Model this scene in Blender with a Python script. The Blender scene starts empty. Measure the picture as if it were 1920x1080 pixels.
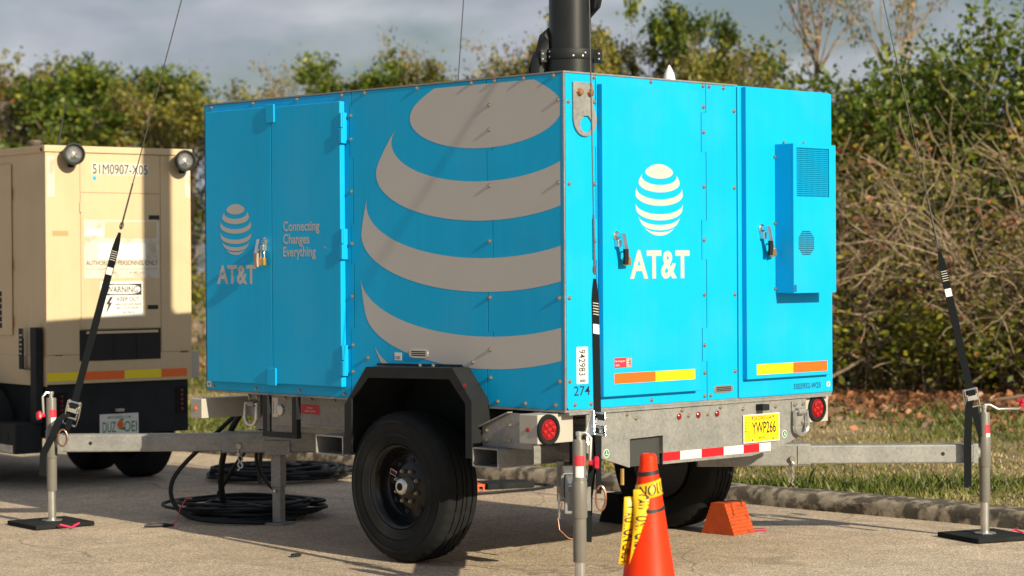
import bpy, bmesh, math, random
import numpy as np
from mathutils import Vector, Matrix

# ------------------------------------------------------------------ camera, sky, sun, exposure
SC = bpy.context.scene
COL = SC.collection
CAM_POS = Vector((-7.6156, -7.4015, 1.5275))
YAW, PITCH, ROLL = 0.775892, -0.010275, -0.006451
cam = bpy.data.cameras.new('camera')
cam_o = bpy.data.objects.new('camera', cam)
COL.objects.link(cam_o)
_f = Vector((math.sin(YAW) * math.cos(PITCH), math.cos(YAW) * math.cos(PITCH), math.sin(PITCH)))
_r = Vector((math.cos(YAW), -math.sin(YAW), 0))
_u = _r.cross(_f)
_r2 = _r * math.cos(ROLL) + _u * math.sin(ROLL)
_u2 = -_r * math.sin(ROLL) + _u * math.cos(ROLL)
_m = Matrix((_r2, _u2, -_f)).transposed().to_4x4()
_m.translation = CAM_POS
cam_o.matrix_world = _m
cam.sensor_width = 36.0
cam.lens = 4154.75 / 1920 * 36
cam.clip_start = 0.1
cam.clip_end = 3000
cam.dof.use_dof = True
cam.dof.focus_distance = 11.6
cam.dof.aperture_fstop = 2.8
SC.camera = cam_o

SUN_DIR = Vector((0.075, 1.0, -0.455)).normalized()      # the way the light travels
SUN_EL = math.asin(-SUN_DIR.z)
world = bpy.data.worlds.new('World')
SC.world = world
world.use_nodes = True
wn, wl = world.node_tree.nodes, world.node_tree.links
wn.clear()
w_out = wn.new('ShaderNodeOutputWorld')
w_bg = wn.new('ShaderNodeBackground')
sky = wn.new('ShaderNodeTexSky')
sky.sky_type = 'NISHITA'
sky.sun_disc = False
sky.sun_elevation = SUN_EL
sky.sun_rotation = math.atan2(-SUN_DIR.x, -SUN_DIR.y)
sky.air_density = 1.0
sky.dust_density = 2.0
sky.ozone_density = 1.0
w_bg.inputs['Strength'].default_value = 0.05
w_tc = wn.new('ShaderNodeTexCoord')
w_map = wn.new('ShaderNodeMapping')
w_map.inputs['Scale'].default_value = (4.2, 4.2, 11.0)
w_map.inputs['Location'].default_value = (0.9, 0.35, 0.2)
w_noise = wn.new('ShaderNodeTexNoise')
w_noise.inputs['Scale'].default_value = 2.3
w_noise.inputs['Detail'].default_value = 5.0
w_noise.inputs['Roughness'].default_value = 0.48
w_ramp = wn.new('ShaderNodeValToRGB')
w_ramp.color_ramp.elements[0].position = 0.40
w_ramp.color_ramp.elements[0].color = (0.12, 0.12, 0.12, 1)
w_ramp.color_ramp.elements[1].position = 0.58
w_ramp.color_ramp.elements[1].color = (0.95, 0.95, 0.95, 1)
w_noise2 = wn.new('ShaderNodeTexNoise')
w_noise2.inputs['Scale'].default_value = 3.1
w_noise2.inputs['Detail'].default_value = 4.0
w_cl = wn.new('ShaderNodeValToRGB')
w_cl.color_ramp.elements[0].position = 0.36
w_cl.color_ramp.elements[0].color = (5.5, 6.0, 7.0, 1)
w_cl.color_ramp.elements[1].position = 0.66
w_cl.color_ramp.elements[1].color = (8.3, 8.6, 9.3, 1)
w_mix = wn.new('ShaderNodeMix')
w_mix.data_type = 'RGBA'
wl.new(w_tc.outputs['Generated'], w_map.inputs['Vector'])
wl.new(w_map.outputs['Vector'], w_noise.inputs['Vector'])
wl.new(w_map.outputs['Vector'], w_noise2.inputs['Vector'])
wl.new(w_noise.outputs['Fac'], w_ramp.inputs['Fac'])
wl.new(w_noise2.outputs['Fac'], w_cl.inputs['Fac'])
wl.new(w_ramp.outputs['Color'], w_mix.inputs[0])
wl.new(sky.outputs['Color'], w_mix.inputs[6])
wl.new(w_cl.outputs['Color'], w_mix.inputs[7])
wl.new(w_mix.outputs[2], w_bg.inputs['Color'])
wl.new(w_bg.outputs['Background'], w_out.inputs['Surface'])

sun = bpy.data.lights.new('sun', 'SUN')
sun.energy = 5.0
sun.angle = math.radians(0.55)
sun.color = (1.0, 0.885, 0.645)
sun_o = bpy.data.objects.new('sun', sun)
COL.objects.link(sun_o)
sun_o.rotation_euler = SUN_DIR.to_track_quat('-Z', 'Y').to_euler()
sun_o.location = (-5, -30, 20)

SC.view_settings.view_transform = 'Standard'
SC.view_settings.look = 'None'
SC.view_settings.exposure = 0.45
SC.view_settings.gamma = 1.0
SC.view_settings.use_curve_mapping = False
SC.render.engine = 'CYCLES'
SC.cycles.max_bounces = 6
SC.cycles.use_denoising = True
random.seed(7)
rng = np.random.default_rng(7)

# ------------------------------------------------------------------ materials
def nodes_of(m):
    m.use_nodes = True
    return m.node_tree.nodes, m.node_tree.links, m.node_tree.nodes['Principled BSDF']

def mat(name, col, rough=0.5, metal=0.0, var=0.0, vscale=3.0, bump=0.0, bscale=150.0, coat=0.0, col2=None, c2scale=4.0, c2lo=0.5, c2hi=0.65, spec=0.5, rvar=0.0):
    m = bpy.data.materials.new(name)
    n, l, b = nodes_of(m)
    b.inputs['Roughness'].default_value = rough
    b.inputs['Metallic'].default_value = metal
    b.inputs['Specular IOR Level'].default_value = spec
    if coat:
        b.inputs['Coat Weight'].default_value = coat
        b.inputs['Coat Roughness'].default_value = 0.15
    tc = n.new('ShaderNodeTexCoord')
    c = (*col, 1)
    b.inputs['Base Color'].default_value = c
    src = None
    if col2 is not None:
        nz = n.new('ShaderNodeTexNoise'); nz.inputs['Scale'].default_value = c2scale; nz.inputs['Detail'].default_value = 6
        l.new(tc.outputs['Object'], nz.inputs['Vector'])
        rp = n.new('ShaderNodeValToRGB')
        rp.color_ramp.elements[0].position = c2lo; rp.color_ramp.elements[1].position = c2hi
        rp.color_ramp.elements[0].color = c; rp.color_ramp.elements[1].color = (*col2, 1)
        l.new(nz.outputs['Fac'], rp.inputs['Fac'])
        src = rp.outputs['Color']
    if var:
        nz = n.new('ShaderNodeTexNoise'); nz.inputs['Scale'].default_value = vscale; nz.inputs['Detail'].default_value = 5
        l.new(tc.outputs['Object'], nz.inputs['Vector'])
        mr = n.new('ShaderNodeMapRange'); mr.inputs['From Min'].default_value = 0.25; mr.inputs['From Max'].default_value = 0.75
        mr.inputs['To Min'].default_value = 1 - var; mr.inputs['To Max'].default_value = 1 + var
        l.new(nz.outputs['Fac'], mr.inputs['Value'])
        mx = n.new('ShaderNodeVectorMath'); mx.operation = 'SCALE'
        if src is None:
            mx.inputs[0].default_value = col
        else:
            l.new(src, mx.inputs[0])
        l.new(mr.outputs['Result'], mx.inputs['Scale'])
        src = mx.outputs['Vector']
    if rvar:
        nz = n.new('ShaderNodeTexNoise'); nz.inputs['Scale'].default_value = 6; nz.inputs['Detail'].default_value = 6
        l.new(tc.outputs['Object'], nz.inputs['Vector'])
        mr = n.new('ShaderNodeMapRange'); mr.inputs['To Min'].default_value = max(0.02, rough - rvar); mr.inputs['To Max'].default_value = min(1, rough + rvar)
        l.new(nz.outputs['Fac'], mr.inputs['Value']); l.new(mr.outputs['Result'], b.inputs['Roughness'])
    if src is not None:
        l.new(src, b.inputs['Base Color'])
    if bump:
        nz = n.new('ShaderNodeTexNoise'); nz.inputs['Scale'].default_value = bscale; nz.inputs['Detail'].default_value = 3
        l.new(tc.outputs['Object'], nz.inputs['Vector'])
        bp = n.new('ShaderNodeBump'); bp.inputs['Strength'].default_value = bump; bp.inputs['Distance'].default_value = 0.002
        l.new(nz.outputs['Fac'], bp.inputs['Height']); l.new(bp.outputs['Normal'], b.inputs['Normal'])
    return m

def galv_mat():
    m = bpy.data.materials.new('galvanised steel')
    n, l, b = nodes_of(m)
    tc = n.new('ShaderNodeTexCoord')
    v = n.new('ShaderNodeTexVoronoi'); v.inputs['Scale'].default_value = 75; v.feature = 'F1'
    nz = n.new('ShaderNodeTexNoise'); nz.inputs['Scale'].default_value = 7; nz.inputs['Detail'].default_value = 7
    l.new(tc.outputs['Object'], v.inputs['Vector']); l.new(tc.outputs['Object'], nz.inputs['Vector'])
    sep = n.new('ShaderNodeSeparateColor'); l.new(v.outputs['Color'], sep.inputs[0])
    a = n.new('ShaderNodeMath'); a.operation = 'MULTIPLY_ADD'; a.inputs[1].default_value = 0.25
    l.new(sep.outputs[0], a.inputs[0]); l.new(nz.outputs['Fac'], a.inputs[2])
    rp = n.new('ShaderNodeValToRGB')
    rp.color_ramp.elements[0].position = 0.35; rp.color_ramp.elements[0].color = (0.215, 0.22, 0.22, 1)
    rp.color_ramp.elements[1].position = 0.95; rp.color_ramp.elements[1].color = (0.335, 0.335, 0.325, 1)
    l.new(a.outputs[0], rp.inputs['Fac']); l.new(rp.outputs['Color'], b.inputs['Base Color'])
    b.inputs['Metallic'].default_value = 0.35
    mr = n.new('ShaderNodeMapRange'); mr.inputs['To Min'].default_value = 0.38; mr.inputs['To Max'].default_value = 0.62
    l.new(sep.outputs[1], mr.inputs['Value']); l.new(mr.outputs['Result'], b.inputs['Roughness'])
    return m

M = {}
M['blue'] = mat('powder coated blue', (0.001, 0.385, 0.74), 0.46, var=0.05, vscale=1.6, bump=0.10, bscale=420, rvar=0.08, spec=0.2)
def weather(m, streak=0.05, ripple=0.12):
    n, l, b = nodes_of(m)
    src = b.inputs['Base Color'].links[0].from_socket
    tc = n.new('ShaderNodeTexCoord'); mp = n.new('ShaderNodeMapping'); mp.inputs['Scale'].default_value = (26, 26, 0.9); l.new(tc.outputs['Object'], mp.inputs['Vector'])
    nz = n.new('ShaderNodeTexNoise'); nz.inputs['Scale'].default_value = 1.0; nz.inputs['Detail'].default_value = 5; l.new(mp.outputs['Vector'], nz.inputs['Vector'])
    mr = n.new('ShaderNodeMapRange'); mr.inputs['From Min'].default_value = 0.3; mr.inputs['From Max'].default_value = 0.7; mr.inputs['To Min'].default_value = 1 - streak; mr.inputs['To Max'].default_value = 1 + streak; l.new(nz.outputs['Fac'], mr.inputs['Value'])
    sc = n.new('ShaderNodeVectorMath'); sc.operation = 'SCALE'; l.new(src, sc.inputs[0]); l.new(mr.outputs['Result'], sc.inputs['Scale'])
    # thin dust film in uneven patches
    dn = n.new('ShaderNodeTexNoise'); dn.inputs['Scale'].default_value = 2.3; dn.inputs['Detail'].default_value = 7; l.new(tc.outputs['Object'], dn.inputs['Vector'])
    dr = n.new('ShaderNodeMapRange'); dr.inputs['From Min'].default_value = 0.5; dr.inputs['From Max'].default_value = 0.85; dr.inputs['To Max'].default_value = 0.07; l.new(dn.outputs['Fac'], dr.inputs['Value'])
    mx = n.new('ShaderNodeMix'); mx.data_type = 'RGBA'; mx.inputs[7].default_value = (0.32, 0.34, 0.33, 1); l.new(dr.outputs['Result'], mx.inputs[0]); l.new(sc.outputs['Vector'], mx.inputs[6]); l.new(mx.outputs[2], b.inputs['Base Color'])
    rn = n.new('ShaderNodeTexNoise'); rn.inputs['Scale'].default_value = 2.0; rn.inputs['Detail'].default_value = 1; l.new(tc.outputs['Object'], rn.inputs['Vector'])
    bp = n.new('ShaderNodeBump'); bp.inputs['Strength'].default_value = ripple; bp.inputs['Distance'].default_value = 0.03; l.new(rn.outputs['Fac'], bp.inputs['Height'])
    if b.inputs['Normal'].links: l.new(b.inputs['Normal'].links[0].from_socket, bp.inputs['Normal'])
    l.new(bp.outputs['Normal'], b.inputs['Normal'])
weather(M['blue'], 0.028, 0.10)
M['logo'] = mat('silver grey vinyl', (0.455, 0.445, 0.435), 0.55, var=0.03)
M['galv'] = galv_mat()
M['zinc'] = mat('bright zinc', (0.62, 0.62, 0.60), 0.28, 0.85, var=0.1, vscale=20)
M['chrome'] = mat('polished chrome', (0.75, 0.75, 0.74), 0.16, 1.0)
M['brass'] = mat('brass', (0.62, 0.40, 0.12), 0.33, 0.8, var=0.1, vscale=30)
M['bolt'] = mat('stainless bolt', (0.38, 0.33, 0.26), 0.38, 0.8, var=0.2, vscale=60)
M['bronze'] = mat('yellow passivated bolt', (0.42, 0.22, 0.12), 0.4, 0.7, var=0.3, vscale=60)
M['black_paint'] = mat('satin black paint', (0.012, 0.014, 0.016), 0.55, var=0.2, vscale=8, bump=0.1, spec=0.3)
M['black_alu'] = mat('anodised black mast', (0.016, 0.018, 0.02), 0.36, 0.3, var=0.15, vscale=6)
M['rubber'] = mat('tyre rubber', (0.009, 0.0105, 0.0115), 0.78, spec=0.22, var=0.35, vscale=7, bump=0.25, bscale=120, col2=(0.018, 0.0185, 0.019), c2scale=3, c2lo=0.55, c2hi=0.8)
M['rim'] = mat('black wheel paint', (0.006, 0.007, 0.008), 0.22, spec=0.35)
M['dark'] = mat('dark recess', (0.01, 0.011, 0.012), 0.8)
M['web'] = mat('black webbing', (0.007, 0.009, 0.011), 0.85, bump=0.5, bscale=260, spec=0.12)
M['bag'] = mat('black nylon', (0.014, 0.015, 0.017), 0.55, bump=0.9, bscale=22)
M['stitch'] = mat('pale stitching', (0.6, 0.57, 0.5), 0.8)
M['cable'] = mat('black cable jacket', (0.010, 0.012, 0.014), 0.55, var=0.2, spec=0.3)
M['wire'] = mat('steel wire rope', (0.07, 0.066, 0.062), 0.6, 0.3, var=0.3, vscale=60, spec=0.3)
M['post'] = mat('grey jack paint', (0.155, 0.145, 0.13), 0.42, var=0.08, vscale=9, rvar=0.08)
M['lightgrey'] = mat('grey housing paint', (0.40, 0.385, 0.35), 0.5, var=0.06, vscale=6)
M['redlens'] = mat('red lens', (0.20, 0.003, 0.007), 0.18, coat=0.4, var=0.3, vscale=60)
M['redknob'] = mat('red plastic', (0.62, 0.012, 0.045), 0.4)
M['amber'] = mat('amber lens', (0.75, 0.13, 0.01), 0.25)
M['white'] = mat('white sticker', (0.72, 0.71, 0.68), 0.55, var=0.04, vscale=15)
M['offwhite'] = mat('weathered white', (0.58, 0.54, 0.47), 0.65, col2=(0.42, 0.37, 0.28), c2scale=9)
M['ink'] = mat('black print', (0.012, 0.012, 0.014), 0.6)
M['navy'] = mat('navy print', (0.006, 0.012, 0.04), 0.6)
M['green'] = mat('green print', (0.01, 0.20, 0.09), 0.6)
M['plate_yellow'] = mat('yellow plate', (0.80, 0.60, 0.01), 0.4)
M['tape_yellow'] = mat('yellow reflective', (0.80, 0.64, 0.01), 0.35, var=0.05, vscale=50)
M['tape_orange'] = mat('orange reflective', (0.78, 0.13, 0.012), 0.35, var=0.05, vscale=50)
M['tape_red'] = mat('red reflective', (0.55, 0.012, 0.02), 0.3, var=0.12, vscale=70)
M['tape_white'] = mat('white reflective', (0.66, 0.64, 0.60), 0.3, var=0.14, vscale=90)
M['redstk'] = mat('red sticker', (0.55, 0.03, 0.05), 0.5)
M['orange'] = mat('orange plastic', (0.72, 0.032, 0.003), 0.5, var=0.08, vscale=5, rvar=0.1, spec=0.2, col2=(0.42, 0.025, 0.006), c2scale=16, c2lo=0.60, c2hi=0.72)
M['orange_chock'] = mat('orange chock', (0.46, 0.062, 0.007), 0.65, var=0.18, vscale=12, col2=(0.20, 0.035, 0.01), c2scale=20, c2lo=0.56, c2hi=0.72)
M['orange_dull'] = mat('dull orange plastic', (0.62, 0.10, 0.02), 0.55, var=0.12, vscale=10)
M['caution'] = mat('yellow tape', (0.80, 0.50, 0.012), 0.38, var=0.08, vscale=12)
M['cream'] = mat('cream painted steel', (0.54, 0.425, 0.265), 0.5, var=0.05, vscale=2.5, col2=(0.47, 0.355, 0.21), c2scale=1.6, c2lo=0.52, c2hi=0.75)
weather(M['cream'], 0.025, 0.05)
M['rust'] = mat('rust', (0.16, 0.055, 0.02), 0.9, var=0.3, vscale=30)
M['chassis'] = mat('grimy chassis black', (0.012, 0.016, 0.018), 0.65, spec=0.25, var=0.4, vscale=5)
M['glass'] = mat('lamp glass', (0.40, 0.385, 0.35), 0.10, 0.8, var=0.35, vscale=40)
M['domewhite'] = mat('white plastic', (0.74, 0.73, 0.71), 0.35)
M['greyplastic'] = mat('grey plastic', (0.22, 0.235, 0.25), 0.5)
M['lens_dark'] = mat('dim red lens', (0.10, 0.004, 0.008), 0.25)
M['pink'] = mat('pink cord', (0.65, 0.02, 0.10), 0.6)
M['copper'] = mat('copper ring', (0.45, 0.24, 0.16), 0.35, 0.8)
M['teal'] = mat('teal tape', (0.02, 0.33, 0.36), 0.5)
M['concrete'] = mat('kerb concrete', (0.31, 0.26, 0.20), 0.95, var=0.25, vscale=14, bump=1.0, bscale=55, col2=(0.075, 0.062, 0.048), c2scale=11, c2lo=0.40, c2hi=0.54)
M['litterleaf'] = None

# ------------------------------------------------------------------ mesh helpers
class Frame:
    def __init__(s, o, U, V):
        s.o, s.U, s.V = Vector(o), Vector(U), Vector(V); s.N = s.U.cross(s.V)
    def p(s, u, v, d=0.0):
        return s.o + s.U * u + s.V * v + s.N * d
    def sub(s, u, v, ang=0.0, d=0.0):
        c, sn = math.cos(ang), math.sin(ang)
        return Frame(s.p(u, v, d), s.U * c + s.V * sn, s.V * c - s.U * sn)

class MB:
    def __init__(s):
        s.v, s.f, s.mi = [], [], []
        s.m = 0
    def add(s, vs, fs):
        b = len(s.v)
        s.v.extend([tuple(a) for a in vs])
        for f in fs:
            s.f.append(tuple(i + b for i in f)); s.mi.append(s.m)
        return s
    def box(s, x0, x1, y0, y1, z0, z1):
        vs = [(x, y, z) for z in (z0, z1) for y in (y0, y1) for x in (x0, x1)]
        return s.add(vs, [(0, 2, 3, 1), (4, 5, 7, 6), (0, 1, 5, 4), (2, 6, 7, 3), (0, 4, 6, 2), (1, 3, 7, 5)])
    def fbox(s, F, u0, u1, v0, v1, d0, d1):
        return s.prism(F, [(u0, v0), (u1, v0), (u1, v1), (u0, v1)], d0, d1)
    def prism(s, F, poly, d0, d1):
        a = sum(poly[i][0] * poly[(i + 1) % len(poly)][1] - poly[(i + 1) % len(poly)][0] * poly[i][1] for i in range(len(poly)))
        if a < 0:
            poly = poly[::-1]
        n = len(poly)
        vs = [F.p(u, v, d0) for u, v in poly] + [F.p(u, v, d1) for u, v in poly]
        fs = [tuple(range(n - 1, -1, -1)), tuple(range(n, 2 * n))] + [(i, (i + 1) % n, n + (i + 1) % n, n + i) for i in range(n)]
        return s.add(vs, fs)
    def poly(s, F, poly, d):
        a = sum(poly[i][0] * poly[(i + 1) % len(poly)][1] - poly[(i + 1) % len(poly)][0] * poly[i][1] for i in range(len(poly)))
        if a < 0:
            poly = poly[::-1]
        return s.add([F.p(u, v, d) for u, v in poly], [tuple(range(len(poly)))])
    def ring_prism(s, F, outer, inner, d0, d1):
        n = len(outer)
        vs = [F.p(u, v, d) for d in (d0, d1) for P in (outer, inner) for u, v in P]
        fs = []
        for i in range(n):
            j = (i + 1) % n
            fs += [(2 * n + i, 2 * n + j, 3 * n + j, 3 * n + i), (i, n + i, n + j, j), (i, j, 2 * n + j, 2 * n + i), (n + i, 3 * n + i, 3 * n + j, n + j)]
        return s.add(vs, fs)
    def beam(s, p0, p1, w, h, up=(0, 0, 1)):
        p0, p1 = Vector(p0), Vector(p1); d = (p1 - p0).normalized(); up = Vector(up)
        sd = d.cross(up).normalized(); up = sd.cross(d).normalized()
        vs = [p + sd * (a * w / 2) + up * (b * h / 2) for p in (p0, p1) for a, b in ((-1, -1), (1, -1), (1, 1), (-1, 1))]
        return s.add(vs, [(0, 1, 2, 3), (7, 6, 5, 4), (0, 4, 5, 1), (1, 5, 6, 2), (2, 6, 7, 3), (3, 7, 4, 0)])
    def hollow(s, p0, p1, w, h, t, up=(0, 0, 1)):
        p0, p1 = Vector(p0), Vector(p1); d = (p1 - p0).normalized(); up = Vector(up)
        sd = d.cross(up).normalized(); up = sd.cross(d).normalized()
        F = Frame(p0, sd, up)
        L = (p1 - p0).length
        def rr(w, h, r):
            out = []
            for cx, cy, a0 in ((w / 2 - r, -h / 2 + r, -90), (w / 2 - r, h / 2 - r, 0), (-w / 2 + r, h / 2 - r, 90), (-w / 2 + r, -h / 2 + r, 180)):
                for k in range(4):
                    a = math.radians(a0 + 30 * k); out.append((cx + r * math.cos(a), cy + r * math.sin(a)))
            return out
        sgn = 1 if F.N.dot(d) > 0 else -1
        return s.ring_prism(F, rr(w, h, t * 1.6), rr(w - 2 * t, h - 2 * t, t * 0.8), 0, sgn * L)
    def cyl(s, p0, p1, r0, r1=None, n=16, caps=True):
        r1 = r0 if r1 is None else r1
        p0, p1 = Vector(p0), Vector(p1); d = (p1 - p0).normalized()
        a = Vector((0, 0, 1)) if abs(d.z) < 0.9 else Vector((1, 0, 0))
        sx = d.cross(a).normalized(); sy = d.cross(sx)
        vs = []
        for p, r in ((p0, r0), (p1, r1)):
            for i in range(n):
                t = 2 * math.pi * i / n; vs.append(p + sx * (r * math.cos(t)) + sy * (r * math.sin(t)))
        fs = [(i, n + i, n + (i + 1) % n, (i + 1) % n) for i in range(n)]
        if caps:
            fs += [tuple(range(n)), tuple(range(2 * n - 1, n - 1, -1))]
        return s.add(vs, fs)
    def lathe(s, prof, o, axis, n=32, closed=False, rfun=None):
        o, d = Vector(o), Vector(axis).normalized()
        a = Vector((0, 0, 1)) if abs(d.z) < 0.9 else Vector((1, 0, 0))
        sx = d.cross(a).normalized(); sy = d.cross(sx)
        vs = []
        for k, (r, h) in enumerate(prof):
            for i in range(n):
                t = 2 * math.pi * i / n
                rr = r if rfun is None else rfun(k, i, r)
                vs.append(o + d * h + sx * (rr * math.cos(t)) + sy * (rr * math.sin(t)))
        K = len(prof); fs = []
        for k in range(K if closed else K - 1):
            k2 = (k + 1) % K
            for i in range(n):
                j = (i + 1) % n
                fs.append((k * n + i, k2 * n + i, k2 * n + j, k * n + j))
        if not closed:
            if prof[0][0] > 1e-5: fs.append(tuple(range(n)))
            if prof[-1][0] > 1e-5: fs.append(tuple(range(K * n - 1, (K - 1) * n - 1, -1)))
        return s.add(vs, fs)
    def tube(s, pts, r, n=8, closed=False):
        pts = [Vector(p) for p in pts]; K = len(pts)
        rs = r if isinstance(r, (list, tuple)) else [r] * K
        up = None; vs = []
        for k, p in enumerate(pts):
            a = pts[(k - 1) % K] if (closed or k > 0) else p
            b = pts[(k + 1) % K] if (closed or k < K - 1) else p
            d = (b - a)
            d = d.normalized() if d.length > 1e-9 else Vector((0, 0, 1))
            if up is None:
                up = Vector((0, 0, 1)) if abs(d.z) < 0.9 else Vector((1, 0, 0))
            sx = d.cross(up)
            if sx.length < 1e-6: sx = d.cross(Vector((0.3, 1, 0.2)))
            sx.normalize(); up = sx.cross(d).normalized()
            for i in range(n):
                t = 2 * math.pi * i / n
                vs.append(p + sx * (rs[k] * math.cos(t)) + up * (rs[k] * math.sin(t)))
        fs = []
        for k in range(K if closed else K - 1):
            k2 = (k + 1) % K
            for i in range(n):
                j = (i + 1) % n; fs.append((k * n + i, k * n + j, k2 * n + j, k2 * n + i))
        if not closed:
            fs += [tuple(range(n - 1, -1, -1)), tuple(range((K - 1) * n, K * n))]
        return s.add(vs, fs)
    def ribbon(s, pts, side, th=0.003):
        """strap along pts; side = half-width vectors (one or a list)"""
        pts = [Vector(p) for p in pts]; K = len(pts)
        sd = side if isinstance(side, list) else [Vector(side)] * K
        vs = []
        for k, p in enumerate(pts):
            d = (pts[min(k + 1, K - 1)] - pts[max(k - 1, 0)]).normalized()
            nn = d.cross(Vector(sd[k])).normalized() * (th / 2)
            q = Vector(sd[k])
            vs += [p - q - nn, p + q - nn, p + q + nn, p - q + nn]
        fs = [(3, 2, 1, 0), tuple(4 * (K - 1) + i for i in range(4))]
        for k in range(K - 1):
            for i in range(4):
                j = (i + 1) % 4; fs.append((4 * k + i, 4 * k + j, 4 * k + 4 + j, 4 * k + 4 + i))
        return s.add(vs, fs)
    def mesh(s, name, mats, smooth=False, angle=35):
        me = bpy.data.meshes.new(name)
        me.from_pydata(s.v, [], s.f)
        for m in (mats if isinstance(mats, (list, tuple)) else [mats]):
            me.materials.append(m)
        me.polygons.foreach_set('material_index', s.mi)
        if smooth:
            me.polygons.foreach_set('use_smooth', [True] * len(s.f))
            me.set_sharp_from_angle(angle=math.radians(angle))
        me.update()
        return me
    def build(s, name, mats, parent=None, smooth=False, bevel=0.0, loc=None, rot=None, angle=35, seg=2, fix=False):
        me = s.mesh(name, mats, smooth, angle)
        if fix:
            bm = bmesh.new(); bm.from_mesh(me); bmesh.ops.recalc_face_normals(bm, faces=bm.faces); bm.to_mesh(me); bm.free()
        return put(name, me, parent, loc, rot, bevel, seg)

def put(name, me, parent=None, loc=None, rot=None, bevel=0.0, seg=2):
    o = bpy.data.objects.new(name, me); COL.objects.link(o)
    if parent is not None: o.parent = parent
    if loc is not None: o.location = loc
    if rot is not None: o.rotation_euler = rot
    if bevel:
        b = o.modifiers.new('bevel', 'BEVEL'); b.width = bevel; b.segments = seg; b.limit_method = 'ANGLE'; b.angle_limit = math.radians(40)
    return o

def empty(name, loc=(0, 0, 0), rz=0.0, parent=None):
    o = bpy.data.objects.new(name, None); COL.objects.link(o)
    o.location = loc; o.rotation_euler = (0, 0, rz); o.empty_display_size = 0.1
    if parent is not None: o.parent = parent
    return o

def tag(o, label=None, cat=None, group=None, kind=None):
    if label: o['label'] = label
    if cat: o['category'] = cat
    if group: o['group'] = group
    if kind: o['kind'] = kind
    return o

_txt = {}
def text_geo(s, bold=0.0):
    key = (s, bold)
    if key not in _txt:
        cu = bpy.data.curves.new('t', 'FONT'); cu.body = s; cu.offset = bold; cu.resolution_u = 4; cu.fill_mode = 'FRONT'
        o = bpy.data.objects.new('t', cu); COL.objects.link(o)
        dg = bpy.context.evaluated_depsgraph_get()
        me = bpy.data.meshes.new_from_object(o.evaluated_get(dg))
        v = np.array([x.co[:2] for x in me.vertices]); f = [tuple(p.vertices) for p in me.polygons]
        bpy.data.objects.remove(o); bpy.data.curves.remove(cu); bpy.data.meshes.remove(me)
        lo, hi = v.min(0), v.max(0)
        _txt[key] = ((v - lo) / (hi - lo), f, (hi - lo))
    return _txt[key]

def add_text(mb, F, s, u, v, w, h, d, bold=0.0):
    """text s fitted to the box with lower left (u, v)"""
    p, f, _ = text_geo(s, bold)
    mb.add([F.p(u + a * w, v + b * h, d) for a, b in p], f)

def clip(poly, a, b, c):
    """keep a*u + b*v <= c"""
    out = []
    for i in range(len(poly)):
        p, q = poly[i], poly[(i + 1) % len(poly)]
        dp, dq = a * p[0] + b * p[1] - c, a * q[0] + b * q[1] - c
        if dp <= 0: out.append(p)
        if (dp < 0) != (dq < 0) and dp != dq:
            t = dp / (dp - dq); out.append((p[0] + t * (q[0] - p[0]), p[1] + t * (q[1] - p[1])))
    return out

def globe_polys(cu, cv, R):
    """banded globe seen from a little above: white bands between parallels"""
    t = math.radians(18.6)
    bands = [(90, 54.8), (43.2, 30.7), (19.3, 9.1), (-5.0, -16.2), (-25.8, -39.2), (-45.7, -71.4)]
    def arc(phi):
        ph = math.radians(phi); k = -math.tan(ph) * math.tan(t)
        lm = math.pi if k <= -1 else (0.0 if k >= 1 else math.acos(k))
        if k >= 1: return []
        out = []
        for i in range(41):
            la = -lm + 2 * lm * i / 40
            out.append((math.cos(ph) * math.sin(la), math.sin(ph) * math.cos(t) - math.cos(ph) * math.cos(la) * math.sin(t)))
        return out
    polys = []
    for hi, lo in bands:
        bot = arc(lo)
        if hi == 90:
            a0 = math.atan2(bot[-1][1], bot[-1][0]); a1 = math.atan2(bot[0][1], bot[0][0])
            P = bot + [(math.cos(a0 + (a1 - a0) * i / 30), math.sin(a0 + (a1 - a0) * i / 30)) for i in range(1, 30)]
        else:
            top = arc(hi)
            if not bot:
                y = -math.sqrt(max(0, 1 - top[0][0] ** 2))
                a0, a1 = math.atan2(top[0][1], top[0][0]), math.atan2(top[-1][1], top[-1][0])
                a0 %= 2 * math.pi; a1 %= 2 * math.pi
                P = [(math.cos(a0 + (a1 - a0) * i / 40), math.sin(a0 + (a1 - a0) * i / 40)) for i in range(41)] + top[::-1][1:-1]
            else:
                aR0, aR1 = math.atan2(bot[-1][1], bot[-1][0]), math.atan2(top[-1][1], top[-1][0])
                R_ = [(math.cos(aR0 + (aR1 - aR0) * i / 10), math.sin(aR0 + (aR1 - aR0) * i / 10)) for i in range(1, 10)]
                L_ = [(-x, y) for x, y in R_[::-1]]
                P = bot + R_ + top[::-1] + L_
        polys.append([(cu + R * x, cv + R * y) for x, y in P])
    return polys

def copy_tree(o, parent=None):
    c = o.copy(); COL.objects.link(c); c.parent = parent
    for ch in list(o.children): copy_tree(ch, c)
    return c

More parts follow.
